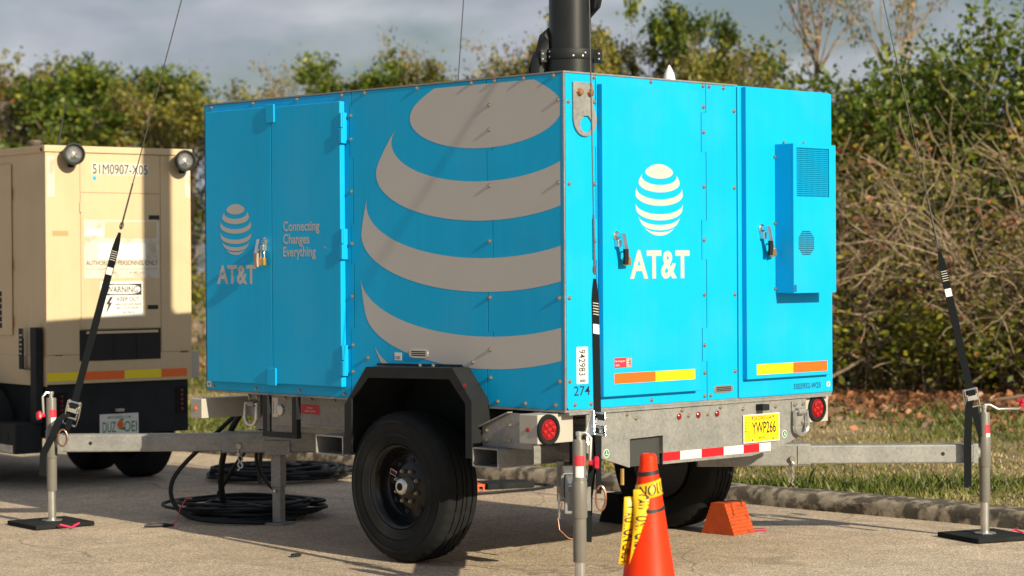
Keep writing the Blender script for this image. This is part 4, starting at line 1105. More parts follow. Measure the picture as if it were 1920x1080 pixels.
guy(aL, 1.24, 0.17, 'guy line with black ratchet strap anchored to the outrigger beside the cream generator', CR,
    tail=[aL + Vector(CR) * -0.03 + Z3 * 0.09 - camf * 0.05, aL + Vector(CR) * -0.07 + Z3 * -0.01 - camf * 0.06, aL + Vector(CR) * -0.125 + Z3 * -0.11 - camf * 0.05, aL + Vector(CR) * -0.13 + Z3 * -0.24 - camf * 0.05],
    hook=[c + Vector(CR) * (-0.02 + 0.028 * math.cos(a)) + Z3 * (-0.005 + 0.048 * math.sin(a)) for a in [2 * math.pi * i / 16 for i in range(16)]])
aR = Vector((OR_[0], OR_[1], 0.535)) - Vector(CR) * 0.02 - camf * 0.02
guy(aR, 1.08, 0.27, 'guy line with black ratchet strap anchored to the outrigger over the grass', CR,
    tail=[aR + Vector(CR) * -0.085 + Z3 * 0.20 - camf * 0.07, aR + Vector(CR) * -0.092 + Z3 * 0.0 - camf * 0.07, aR + Vector(CR) * -0.092 + Z3 * -0.24 - camf * 0.07])
aN = Vector((ON[0], ON[1], 0.505)) + Vector(CR) * 0.088 + camf * 0.03
guy(aN, 0.985, 0.335, 'guy line with black ratchet strap in front of the sunlit rear doors', (0.714 * 0.76 + 0.70 * 0.65, -0.70 * 0.76 + 0.714 * 0.65, 0),
    tail=[aN + Vector(CR) * -0.03 + Z3 * 0.10 + camf * 0.02, aN + Vector(CR) * -0.045 + Z3 * -0.02 + camf * 0.03, aN + Vector(CR) * -0.05 + Z3 * -0.22 + camf * 0.03],
    hook=[aN + Vector(CR) * (0.008 + 0.022 * math.cos(a)) + Z3 * (-0.02 + 0.055 * math.sin(a)) for a in [2 * math.pi * i / 16 for i in range(16)]])
aF = Vector((OF[0], OF[1], 0.53))
guy(aF, 1.1, 0.2, 'thin guy wire rising behind the trailer roof left of the mast', CR)

# ------------------------------------------------------------------ pads under the jacks
def pad(x, y, rz, label):
    e = tag(empty('jack_pad', (x, y, 0), rz), label, 'jack pad', 'black pads under the outrigger jacks')
    MB().box(-0.19, 0.19, -0.19, 0.19, 0.002, 0.028).build('pad_block', M['rubber'], e, bevel=0.005)
    pts = [(0.192, -0.05, 0.014), (0.24, -0.06, 0.03), (0.265, 0.0, 0.012), (0.24, 0.06, 0.03), (0.192, 0.05, 0.014)]
    MB().tube(pts, 0.006, 8).build('rope_handle', M['pink'], e, smooth=True)
    return e
pad(OL[0] - 0.01, OL[1] - 0.0, math.radians(-96), 'black square jack pad with red rope loop near the left edge')
pad(OR_[0] + 0.01, OR_[1] + 0.0, math.radians(-20), 'black square jack pad beside the kerb at the right edge')
pad(ON[0], ON[1], math.radians(-15), 'black square jack pad under the jack nearest the camera')
pad(OF[0], OF[1], math.radians(30), 'black square jack pad behind the trailer wheel')

# ------------------------------------------------------------------ cream generator trailer
GEN = tag(empty('generator_trailer', (0.758, 5.70, 0), math.radians(-6)), 'cream coloured towable generator with two round work lamps and warning signs', 'generator')
GW, GL, GZ0, GZ1 = 1.141, 3.0, 0.725, 2.372
GR = Frame((0, 0, 0), (1, 0, 0), (0, 0, 1))
GS = Frame((0, 0, 0), (0, -1, 0), (0, 0, 1))
MB().box(0.006, GW - 0.006, 0.006, GL, GZ0 + 0.01, GZ1 - 0.02).build('cabinet_body', M['cream'], GEN)
def gp(name, F, u0, u1, v0, v1, d0=-0.005, d1=0.0, m='cream', bev=0.003, par=None):
    return MB().fbox(F, u0, u1, v0, v1, d0, d1).build(name, M[m], par or GEN, bevel=bev)
gp('corner_post', GR, 0.0, 0.262, 0.928, 2.325); gp('corner_post', GR, 0.896, GW, 0.928, 2.325)
gp('top_panel', GR, 0.265, 0.893, 2.052, 2.325)
gd = gp('rear_door', GR, 0.267, 0.891, 1.102, 2.046)
gp('roof_edge', GR, -0.01, GW + 0.01, 2.328, 2.374, -0.02, 0.012, bev=0.004)
MB().box(-0.01, GW + 0.01, 0.0205, GL, 2.35, 2.374).build('roof', M['cream'], GEN)
gp('lower_panel', GR, 0.0, GW, GZ0, 0.924)
gs = MB().fbox(GR, 0.25, 0.886, 0.880, 1.096, -0.004, 0.004).build('air_slot', M['dark'], GEN)
for i in range(3): MB().fbox(GR, 0.33 + 0.18 * i, 0.338 + 0.18 * i, 0.884, 1.092, 0.0045, 0.007).build('slot_rib', M['chassis'], gs)
MB().fbox(GR, 0.30, 0.862, 1.068, 1.086, 0.0045, 0.012).build('slot_lip', M['cream'], gs)
for i, (a, b, m_) in enumerate(((0.0, 0.28, 'tape_yellow'), (0.28, 0.597, 'tape_orange'), (0.597, 0.890, 'tape_yellow'), (0.890, 1.10, 'tape_orange'))):
    gp('reflective_tape', GR, a + 0.001, b, 0.748, 0.806, 0.0003, 0.001, m_, 0.0)
mb = MB(); add_text(mb, GR, '51M0907-X05', 0.362, 2.184, 0.43, 0.068, 0.0012, 0.0); 
o = gp('number_plate', GR, 0.352, 0.80, 2.175, 2.262, 0.0003, 0.0008, 'offwhite', 0.0); mb.build('print', M['ink'], o)
gp('blue_square', GR, 0.362, 0.388, 2.140, 2.166, 0.0003, 0.0008, 'blue', 0.0)
sg = gp('faded_sign', GR, 0.290, 0.882, 1.455, 1.862, 0.0005, 0.0015, 'offwhite', 0.0, gd)
mb = MB(); add_text(mb, GR, 'AUTHORIZED PERSONNEL ONLY', 0.302, 1.545, 0.568, 0.034, 0.002, 0.02)
add_text(mb, GR, 'In case of emergency no operation by other personnel', 0.31, 1.513, 0.55, 0.012, 0.002); add_text(mb, GR, 'contact operator', 0.43, 1.488, 0.11, 0.012, 0.002); add_text(mb, GR, '16. AFL. A.G', 0.64, 1.486, 0.12, 0.015, 0.002, 0.01)
mb.build('print', mat('faded brown print', (0.16, 0.12, 0.075), 0.7), sg)
gp('paint_patch', GR, 0.395, 0.775, 1.585, 1.70, 0.0018, 0.0022, 'white', 0.0, sg); gp('paint_patch', GR, 0.30, 0.44, 1.755, 1.80, 0.0018, 0.0022, 'white', 0.0, sg)
gp('paint_patch', GR, 0.45, 0.86, 1.735, 1.852, 0.0018, 0.0022, 'cream', 0.0, sg)
ws = gp('warning_sign', GR, 0.412, 0.748, 1.182, 1.432, 0.0005, 0.0015, 'white', 0.0, gd)
mb = MB(); mb.fbox(GR, 0.424, 0.736, 1.335, 1.415, 0.002, 0.0023); mb.m = 1
mb.poly(GR, [(0.432 + 0.148 + 0.146 * math.copysign(abs(math.cos(a)) ** 0.6, math.cos(a)), 1.375 + 0.033 * math.copysign(abs(math.sin(a)) ** 0.8, math.sin(a))) for a in [2 * math.pi * i / 28 for i in range(28)]], 0.0026); mb.m = 0
add_text(mb, GR, 'WARNING', 0.456, 1.353, 0.25, 0.044, 0.003, 0.012)
add_text(mb, GR, 'KEEP OUT', 0.545, 1.292, 0.175, 0.030, 0.002, 0.012); add_text(mb, GR, 'HIGH VOLTAGE INSIDE', 0.53, 1.262, 0.205, 0.018, 0.002, 0.012)
add_text(mb, GR, 'MAY CAUSE INJURY', 0.54, 1.234, 0.182, 0.018, 0.002, 0.012); add_text(mb, GR, 'OR DEATH', 0.585, 1.206, 0.094, 0.017, 0.002, 0.012)
mb.poly(GR, [(0.49, 1.325), (0.455, 1.27), (0.475, 1.272), (0.452, 1.20), (0.505, 1.285), (0.484, 1.283), (0.512, 1.325)], 0.002)
mb.build('print', [M['ink'], M['white']], ws)
for u, v in ((0.80, 1.868), (0.785, 1.232)): gp('black_label', GR, u, u + 0.085, v, v + 0.030, 0.0005, 0.001, 'ink', 0.0, gd)
for v in (1.95, 1.15): gp('door_hinge', GR, 0.256, 0.272, v - 0.035, v + 0.035, 0.0, 0.010, 'cream', 0.002, gd)
gp('old_sticker', GR, 0.012, 0.070, 2.02, 2.30, 0.0003, 0.0008, 'offwhite', 0.0); gp('old_sticker', GR, 1.095, 1.138, 2.03, 2.28, 0.0003, 0.0008, 'offwhite', 0.0)
gp('old_sticker', GR, 0.05, 0.17, 1.75, 1.785, 0.0003, 0.0008, 'rust', 0.0).data.materials[0] = mat('tan label', (0.40, 0.28, 0.13), 0.7)
gp('seam_rust', GR, 0.06, 0.12, 0.922, 0.928, 0.0003, 0.0008, 'rust', 0.0); gp('seam_rust', GR, 1.05, 1.11, 0.918, 0.930, 0.0003, 0.0008, 'rust', 0.0)
def work_lamp(u, v):
    e = empty('work_lamp', (u, -0.02, v), parent=GEN)
    e.rotation_euler = (math.radians(-8), 0, math.radians(-12))
    MB().lathe([(0.0, -0.012), (0.035, -0.010), (0.060, 0.030), (0.074, 0.062), (0.077, 0.092), (0.066, 0.095), (0.060, 0.078)], (0, 0, 0), (0, -1, 0), 30).build('lamp_shell', M['black_paint'], e, smooth=True)
    MB().lathe([(0.0605, 0.074), (0.045, 0.080), (0.0, 0.084)], (0, 0, 0), (0, -1, 0), 26).build('lamp_glass', M['glass'], e, smooth=True)
    MB().box(-0.02, 0.02, 0.0, 0.02, -0.075, 0.03).build('lamp_bracket', M['black_paint'], e)
work_lamp(0.185, 2.300); work_lamp(1.060, 2.276)
# left flank: door, louvres, seams
sdoor = MB().fbox(GS, -1.75, -0.520, 1.055, 2.262, 0.0, 0.006).build('side_door', M['cream'], GEN, bevel=0.003)
for v in (2.05, 1.55, 1.15): gp('door_hinge', GS, -0.528, -0.508, v - 0.04, v + 0.04, 0.0065, 0.014, 'cream', 0.002, sdoor)
for i in range(3):
    for j in range(6):
        gp('vent_hole', GS, -0.85 + 0.062 * i + 0.0, -0.85 + 0.062 * i + 0.046, 1.105 + 0.045 * j, 1.105 + 0.045 * j + 0.036, 0.0062, 0.0072, 'dark', 0.0, sdoor)
gp('side_sill', GS, -GL, -0.002, GZ0 - 0.012, 0.916, -0.004, 0.001); gp('side_top', GS, -GL, -0.002, 2.326, 2.372, -0.004, 0.0075)
for y in (0.04, 0.75): MB().lathe([(0.014, 0), (0.014, 0.004), (0, 0.006)], (-0.0076, y, 2.345), (-1, 0, 0), 10).build('plug', M['ink'], GEN)
gp('strip_bracket', GS, -0.345, -0.285, 0.83, 1.11, 0.03, 0.042, 'chassis', 0.002)
for k in range(5): gp('bracket_slot', GS, -0.33, -0.30, 0.93 + 0.032 * k, 0.938 + 0.032 * k, 0.0422, 0.0430, 'offwhite', 0.0)
MB().box(-0.062, -0.008, 0.04, 0.13, 0.46, 1.12).build('corner_pillar', M['chassis'], GEN, bevel=0.004)
MB().box(-0.042, -0.008, 0.131, 0.345, 0.825, 0.8295).build('bracket_foot', M['chassis'], GEN)
# chassis, lamps, plate
MB().box(0.0, GW - 0.02, 0.02, 0.16, 0.355, 0.7245).build('rear_crossmember', M['chassis'], GEN, bevel=0.006)
MB().box(0.05, GW - 0.05, 0.161, GL, 0.42, 0.72).build('chassis', M['chassis'], GEN)
for u0, u1, v0, v1 in ((0.083, 0.146, 0.495, 0.655), (1.03, 1.095, 0.498, 0.662)):
    o = gp('tail_lamp', GR, u0 - 0.012, u1 + 0.012, v0 - 0.012, v1 + 0.012, -0.018, -0.012, 'rubber', 0.004)
    for k in range(5):
        h = (v1 - v0) / 5; MB().lathe([(h * 0.42, 0.0), (h * 0.36, 0.005), (0.0, 0.007)], GR.p((u0 + u1) / 2, v0 + h * (k + 0.5), -0.0115), GR.N, 12).build('lens', M['lens_dark'], o, smooth=True)
pl = gp('licence_plate', GR, 0.408, 0.712, 0.352, 0.502, -0.016, -0.012, 'white', 0.0)
mb = MB(); add_text(mb, GR, 'DUZ', 0.428, 0.372, 0.105, 0.075, -0.0112, 0.004); add_text(mb, GR, 'OEI', 0.598, 0.372, 0.10, 0.075, -0.0112, 0.004); add_text(mb, GR, 'MYFLORIDA.COM', 0.47, 0.468, 0.18, 0.018, -0.0112, 0.01); mb.build('print', M['green'], pl)
mb = MB(); mb.poly(GR, [(0.568 + 0.026 * math.cos(a), 0.425 + 0.030 * math.sin(a)) for a in [2 * math.pi * i / 14 for i in range(14)]], -0.0112); mb.build('orange_print', M['amber'], pl)
mb = MB(); mb.poly(GR, [(0.55, 0.395), (0.60, 0.385), (0.605, 0.41), (0.575, 0.40)], -0.0108); mb.poly(GR, [(0.56, 0.455), (0.58, 0.47), (0.60, 0.452)], -0.0108); mb.build('leaf_print', M['green'], pl)
gp('plate_lamp', GR, 0.53, 0.585, 0.518, 0.538, -0.02, 0.02, 'lightgrey', 0.003)
MB().box(GW + 0.001, GW + 0.075, 0.02, 0.20, 0.735, 0.925).build('side_box', M['lightgrey'], GEN, bevel=0.003)
MB().box(-0.21, -0.005, 0.06, 0.44, 0.255, 0.4595).build('step_box', M['chassis'], GEN, bevel=0.008)
MB().lathe([(0.035, 0.0), (0.035, 0.003), (0.0, 0.004)], (-0.2105, 0.20, 0.37), (-1, 0, 0), 16).build('step_hole', M['dark'], GEN)
MB().box(-0.2115, -0.2105, 0.10, 0.36, 0.262, 0.315).build('white_patch', M['offwhite'], GEN)
def gen_wheel(x, y, s):
    e = empty('wheel', (x, y, 0.345), parent=GEN)
    MB().lathe([(0.20, 0.02), (0.23, 0.0), (0.29, -0.006), (0.325, 0.005), (0.343, 0.025), (0.345, 0.11), (0.343, 0.195), (0.325, 0.215), (0.29, 0.226), (0.23, 0.22), (0.20, 0.20)], (0, 0, 0), (s, 0, 0), 56, closed=True).build('tyre', M['rubber'], e, smooth=True, fix=True)
    MB().lathe([(0.202, 0.02), (0.205, 0.012), (0.18, 0.04), (0.16, 0.07), (0.05, 0.06), (0.0, 0.05)], (0, 0, 0), (s, 0, 0), 30).build('rim', M['lightgrey'], e, smooth=True)
for y in (0.50, 1.22):
    gen_wheel(1.10, y, -1)
for y in (0.98, 1.70): gen_wheel(-0.26, y, 1)
# left mudguard
mb = MB(); prof = [(1.6 + 1.12 * math.cos(math.radians(a)), 0.20 + 0.60 * math.sin(math.radians(a)) ** 0.7) for a in range(0, 181, 12)]
P = [(1.34 - 0.88 * math.cos(math.radians(a)), 0.26 + 0.52 * max(0, math.sin(math.radians(a))) ** 0.55) for a in range(0, 181, 9)]
vs = [(x, y, z) for x in (-0.30, -0.02) for y, z in P] + [(x, y + (0.012 if y < 1.34 else -0.012), z - 0.012) for x in (-0.30, -0.02) for y, z in P]
n = len(P); fs = []
for i in range(n - 1):
    fs += [(i, i + 1, n + i + 1, n + i), (2 * n + i + 1, 2 * n + i, 3 * n + i, 3 * n + i + 1), (i + 1, i, 2 * n + i, 2 * n + i + 1), (n + i, n + i + 1, 3 * n + i + 1, 3 * n + i)]
mb.add(vs, fs); mb.build('mudguard', M['black_paint'], GEN, smooth=True, fix=True)
# roof cap and whip antenna
MB().lathe([(0.045, 0.0), (0.045, 0.03), (0.040, 0.035), (0.050, 0.045), (0.056, 0.06), (0.05, 0.075), (0.03, 0.08), (0.0, 0.08)], (0.30, 0.75, 2.374), (0, 0, 1), 20).build('exhaust_cap', mat('weathered cap', (0.10, 0.075, 0.06), 0.7, var=0.3, vscale=20), GEN, smooth=True)
MB().tube([(0.30, 0.40, 2.374), (0.302, 0.402, 2.40), (0.335, 0.40, 2.56), (0.36, 0.40, 2.70)], [0.010, 0.009, 0.006, 0.003], 8).build('whip_antenna', M['ink'], GEN, smooth=True)

# ------------------------------------------------------------------ traffic cone with caution tape
CONE = tag(empty('traffic_cone', (-0.735, -1.195, 0), math.radians(20)), 'bright orange traffic cone with caution tape tied near its tip', 'traffic cone')
def cone_r(z): return 0.031 + (0.735 - z) * 0.153
MB().lathe([(cone_r(0.03) + 0.012, 0.03), (cone_r(0.045), 0.05), (cone_r(0.70), 0.70), (0.0355, 0.722), (0.031, 0.733), (0.024, 0.738), (0.020, 0.7375), (0.018, 0.728), (0.018, 0.70)], (0, 0, 0), (0, 0, 1), 56).build('cone_body', M['orange'], CONE, smooth=True, angle=50)
pts = [(0.19 * sx_, 0.19 * sy_) for sx_, sy_ in ((-1, -1), (1, -1), (1, 1), (-1, 1))]
MB().prism(Frame((0, 0, 0.002), (1, 0, 0), (0, 1, 0)), [(-0.19, -0.15), (-0.15, -0.19), (0.15, -0.19), (0.19, -0.15), (0.19, 0.15), (0.15, 0.19), (-0.15, 0.19), (-0.19, 0.15)], 0, 0.028).build('cone_base', M['orange'], CONE, bevel=0.004)
def band(z, tilt, h, th, phase, parent, name):
    mb = MB(); vs = []; n = 48
    for i in range(n):
        a = 2 * math.pi * i / n; zz = z + tilt * math.cos(a - phase)
        for dz, dr in ((-h / 2, 0.001), (-h / 2, th), (h / 2, th), (h / 2, 0.001)):
            r = cone_r(zz + dz) + dr; vs.append((r * math.cos(a), r * math.sin(a), zz + dz))
    mb.add(vs, [(4 * i + k, 4 * i + (k + 1) % 4, 4 * ((i + 1) % n) + (k + 1) % 4, 4 * ((i + 1) % n) + k) for i in range(n) for k in range(4)])
    return mb.build(name, M['ink'], parent, smooth=True, fix=True)
CP = math.atan2(-0.714, -0.70) - math.radians(20)      # towards the camera, in the cone's frame
band(0.657, 0.006, 0.018, 0.0022, CP + 1.57, CONE, 'black_cord'); band(0.515, -0.014, 0.014, 0.0028, CP - 0.2, CONE, 'black_cord')
TAPE = tag(empty('caution_tape', (-0.735, -1.195, 0)), 'yellow caution tape knotted round the orange cone and hanging down', 'caution tape')
CPw = math.atan2(-0.714, -0.70)
def loop_pt(s, t):
    """s along the loop in metres from the camera side, t across 0..1"""
    zc = 0.588 + 0.014 * math.sin(s / 0.055 + 0.0)
    z = zc + (t - 0.5) * 0.066
    r = cone_r(z) + 0.0032 + 0.0006 * math.sin(s * 90)
    a = CPw + s / cone_r(0.59)
    return Vector((r * math.cos(a), r * math.sin(a), z))
def strip(fn, s0, s1, n, th=0.0):
    mb = MB(); vs = []
    for i in range(n + 1):
        s = s0 + (s1 - s0) * i / n
        for k in range(4): vs.append(fn(s, k / 3))
    mb.add(vs, [(4 * i + k, 4 * i + 4 + k, 4 * i + 5 + k, 4 * i + 1 + k) for i in range(n) for k in range(3)]); return mb
per = 2 * math.pi * cone_r(0.59)
def solid(o, th):
    md = o.modifiers.new('thickness', 'SOLIDIFY'); md.thickness = th; md.offset = 0.0
    return o
solid(strip(loop_pt, -per / 2, per / 2, 48).build('tape_loop', M['caution'], TAPE, smooth=True), 0.0006)
R3 = Vector((0.714, -0.70, 0)); F3 = Vector((0.70, 0.714, 0))
def tail_fn(p0, w0, sway, depth, curl):
    def fn(s, t):
        c_ = p0 + Vector((0, 0, -s)) + R3 * (sway * math.sin(s * 7.0) - 0.10 * s) - F3 * (depth + 0.02 * math.sin(s * 11))
        wd = (R3 * math.cos(curl * s + w0) + F3 * math.sin(curl * s + w0) * 0.8)
        return c_ + wd * ((t - 0.5) * 0.076) + F3 * (0.008 * math.sin(t * 5 + s * 20))
    return fn
base = R3 * -0.030 + Vector((0, 0, 0.592))
tA = tail_fn(base + R3 * 0.002, 0.15, 0.012, 0.050, 0.5); tB = tail_fn(base + R3 * -0.044, 0.75, 0.006, 0.036, -0.2)
solid(strip(tA, 0.0, 0.318, 26).build('tape_tail', M['caution'], TAPE, smooth=True), 0.0006)
solid(strip(tB, 0.03, 0.315, 26).build('tape_tail', M['caution'], TAPE, smooth=True), 0.0006)
def wrap_text(fn, s, s0, s1, t0, t1, off, flip=False):
    p, f, _ = text_geo(s, 0.02); mb = MB(); vs = []
    for a, b in p:
        ss, tt = s0 + (s1 - s0) * a, t0 + (t1 - t0) * b
        q = fn(ss, tt); du = fn(ss + 0.002, tt) - q; dv = fn(ss, tt + 0.02) - q
        nn = du.cross(dv).normalized()
        if nn.dot(F3) > 0: nn = -nn
        vs.append(q + nn * off)
    mb.add(vs, f); return mb
def radial(s, t): return loop_pt(s, t)
p, f, _ = text_geo('CAUTION', 0.02); mb = MB()
vs = []
for a, b in p:
    q = loop_pt(0.16 - 0.20 * a, 0.86 - 0.72 * b); o2 = Vector((q.x, q.y, 0)).normalized(); vs.append(q + o2 * 0.0012)
mb.add(vs, f); mb.build('print', M['ink'], TAPE)
wrap_text(tA, 'CAUTION / CAUTION', 0.02, 0.31, 0.14, 0.86, 0.0012).build('print', M['ink'], TAPE)
wrap_text(tB, '/ CAUTION CAUT', 0.05, 0.31, 0.10, 0.90, 0.0012).build('print', M['ink'], TAPE)

# ------------------------------------------------------------------ wheel chocks and the orange stand
def chock(loc, rz, m, label, cord=False):
    e = tag(empty('wheel_chock', loc, rz), label, 'wheel chock', 'wheel chocks at the right trailer wheel')
    e.scale = (0.86, 0.86, 0.9)
    prof = []
    n = 9
    for i in range(n):
        z0, z1 = 0.195 * i / n, 0.195 * (i + 1) / n; y = -0.130 + 0.080 * i / n
        prof += [(y, z0), (y + 0.001, z1 - 0.005), (y + 0.0115, z1)]
    right = [(-a, b) for a, b in prof[::-1]]
    MB().prism(Frame((-0.115, 0, 0.002), (0, 1, 0), (0, 0, 1)), prof + right, 0.0, 0.23).build('chock_block', m, e, fix=True)
    if cord:
        MB().tube([(0.115, -0.05, 0.03), (0.16, -0.06, 0.012), (0.215, -0.08, 0.01), (0.24, -0.12, 0.01)], 0.005, 8).build('cord', M['ink'], e, smooth=True)
        MB().tube([(0.24, -0.12, 0.01), (0.235, -0.145, 0.01), (0.20, -0.13, 0.01), (0.15, -0.10, 0.012), (0.115, -0.07, 0.02)], 0.0055, 8).build('cord', M['pink'], e, smooth=True)
    return e
chock((2.06, 0.72, 0), math.radians(4), M['orange_chock'], 'orange ribbed wheel chock behind the right trailer wheel', True)
chock((2.06, 1.52, 0), math.radians(-3), M['rubber'], 'black ribbed wheel chock half hidden by the orange cone')
ST = tag(empty('plastic_stand', (2.64, 3.545, 0), math.radians(-25)), 'orange plastic stand on the road behind the left trailer wheel', 'stand')
ST.scale = (0.85, 0.85, 1.0)
mb = MB(); mb.prism(Frame((0, 0.06, 0), (1, 0, 0), (0, 0, 1)), [(-0.10, 0.05), (0.10, 0.05), (0.055, 0.42), (-0.055, 0.42)], 0, 0.012); mb.prism(Frame((0, -0.048, 0), (1, 0, 0), (0, 0, 1)), [(-0.10, 0.05), (0.10, 0.05), (0.055, 0.42), (-0.055, 0.42)], 0, 0.012)
for s_ in (-1, 1): mb.beam((s_ * 0.098, 0, 0.05), (s_ * 0.053, 0, 0.42), 0.012, 0.11, up=(0, 1, 0))
mb.box(-0.055, 0.055, -0.062, 0.062, 0.421, 0.45); mb.build('stand_body', M['orange_dull'], ST, bevel=0.004)
mb = MB()
mb.box(-0.15, 0.15, -0.12, 0.12, 0.036, 0.0495)
for i in range(7):
    for s_ in (-1, 1): mb.box(-0.147 + 0.047 * i, -0.135 + 0.047 * i, s_ * 0.12 - 0.012 * (s_ > 0), s_ * 0.12 + 0.012 * (s_ < 0), 0.003, 0.0355)
mb.box(-0.15, 0.15, -0.1195, -0.1075, 0.001, 0.0025); mb.build('ribbed_base', M['orange_dull'], ST)
sl = tag(empty('rubber_slab', (2.98, 3.52, 0), math.radians(-20)), 'flat black rubber slab with a cable beside the orange stand', 'rubber slab')
MB().prism(Frame((0, 0, 0.002), (1, 0, 0), (0, 1, 0)), [(-0.15, -0.12), (0.2, -0.12), (0.2, 0.08), (0.05, 0.14), (-0.15, 0.14)], 0, 0.04).build('slab', M['rubber'], sl, bevel=0.006)
MB().tube([(0.2, 0.0, 0.02), (0.30, -0.08, 0.012), (0.30, -0.2, 0.012), (0.1, -0.32, 0.012), (-0.2, -0.38, 0.012), (-0.45, -0.42, 0.012)], 0.010, 8).build('cable', M['cable'], sl, smooth=True)

# ------------------------------------------------------------------ cables
def smooth_path(pts, n=8):
    P = [np.array(p, float) for p in pts]; P = [2 * P[0] - P[1]] + P + [2 * P[-1] - P[-2]]; out = []
    for i in range(1, len(P) - 2):
        for k in range(n):
            t = k / n; a, b, c_, d = P[i - 1], P[i], P[i + 1], P[i + 2]
            out.append(tuple(0.5 * ((2 * b) + (-a + c_) * t + (2 * a - 5 * b + 4 * c_ - d) * t * t + (-a + 3 * b - 3 * c_ + d) * t ** 3)))
    out.append(tuple(P[-2])); return out
def coil(cx, cy, rx, ry, turns, r, seed, rz, label, lead):
    rr = random.Random(seed)
    e = tag(empty('cable_coil', (cx, cy, 0), rz), label, 'cable', 'coiled black power cables')
    for q in range(4):
        pts = []
        N = turns * 9
        ox, oy, kx, ky = rr.uniform(-0.07, 0.07), rr.uniform(-0.07, 0.07), rr.uniform(0.75, 1.12), rr.uniform(0.6, 1.1)
        for i in range(N):
            a = 2 * math.pi * i / 9 + q * 1.7
            if i % 9 == 0:
                ox = rr.uniform(-0.10, 0.10); oy = rr.uniform(-0.10, 0.10); kx = rr.uniform(0.48, 1.12); ky = rr.uniform(0.42, 1.08)
            z = r + (i / N) * turns * r * 1.1 + q * 0.012 + rr.uniform(0, 0.012)
            pts.append((ox + rx * kx * math.cos(a) + rr.uniform(-0.035, 0.035), oy + ry * ky * math.sin(a) + rr.uniform(-0.02, 0.02), max(r, z)))
        MB().tube(smooth_path(pts, 3), r, 7).build('cable_loops', M['cable'], e, smooth=True)
    return e
c1 = coil(0.72, 3.38, 0.40, 0.36, 5, 0.0105, 1, math.radians(-40), 'near coil of thick black cable on the road in front of the trailer leg', [])
c2 = coil(2.30, 5.10, 0.46, 0.40, 5, 0.011, 2, math.radians(-35), 'far coil of black cable on the road near the kerb', [])
def hang(pts, r, label, m='cable', name='hanging_cable'):
    base = Vector(pts[-1]); o = MB().tube(smooth_path([Vector(p) - base for p in pts], 7), r, 8).build(name, M[m], None, smooth=True)
    o.location = base; return tag(o, label, 'cable', 'black cables hanging from the trailer front')
hang([(0.55, 3.02, 0.80), (0.42, 3.30, 0.55), (0.22, 3.50, 0.25), (0.22, 3.36, 0.05), (0.45, 3.02, 0.016), (0.75, 3.0, 0.016)], 0.014, 'stiff black cable arching out and sweeping round the near coil')
hang([(0.45, 2.98, 0.80), (0.43, 3.20, 0.55), (0.46, 3.34, 0.30), (0.52, 3.40, 0.10)], 0.019, 'thick black cable dropping straight into the near coil')
hang([(0.75, 2.98, 0.80), (0.66, 3.20, 0.55), (0.58, 3.36, 0.32), (0.52, 3.45, 0.15)], 0.013, 'black cable slanting inward from the trailer front')
hang([(0.80, 3.00, 0.80), (0.78, 3.20, 0.5), (0.84, 3.32, 0.22), (0.90, 3.36, 0.08)], 0.012, 'black cable hanging just left of the square drop leg')
hang([(0.62, 3.05, 0.80), (0.9, 3.5, 0.45), (1.5, 4.3, 0.10), (2.0, 4.9, 0.06)], 0.013, 'black cable running back to the far coil')
hang([(1.0, 3.0, 0.80), (0.95, 3.6, 0.40), (1.35, 4.0, 0.10), (2.0, 4.7, 0.05)], 0.013, 'black cable looping low toward the kerbside coil')
# loose red tie strap
o = MB().ribbon([(0.0, 0, 0.01), (0.06, -0.03, 0.008), (0.10, -0.04, 0.03), (0.13, -0.03, 0.10), (0.19, -0.01, 0.155), (0.24, 0.0, 0.15)], Vector((0.006, 0.008, 0.004)), 0.003).build('tie_strap', M['redstk'], None)
o.location = (0.02, 3.36, 0.0); tag(o, 'thin red tie strap rising from the road left of the near coil', 'strap')
o = MB().tube([(-0.05, 0.02, 0.012), (0.0, 0.0, 0.012), (0.07, -0.03, 0.012), (0.11, -0.05, 0.010)], [0.006, 0.014, 0.012, 0.004], 8).build('plug', M['ink'], None, smooth=True)
o.location = (-0.02, 3.36, 0.0); tag(o, 'small black plug end lying on the sunlit road', 'plug')
def scrap(x, y, m, sz, label, z=0.004):
    o = MB().prism(Frame((0, 0, 0), (1, 0, 0), (0, 1, 0)), [(-sz, -sz * 0.5), (sz * 0.7, -sz * 0.7), (sz, sz * 0.3), (-sz * 0.3, sz * 0.6)], 0.0, sz * 0.35).build('litter_scrap', M[m], None)
    o.location = (x, y, z); tag(o, label, 'litter')
scrap(3.16, 3.56, 'redknob', 0.045, 'small red scrap on the road by the kerb'); scrap(2.95, 3.9, 'white', 0.035, 'small white scrap on the road by the black slab')
scrap(-0.28, 1.72, 'chassis', 0.035, 'small dark leaf scrap on the sunlit road')
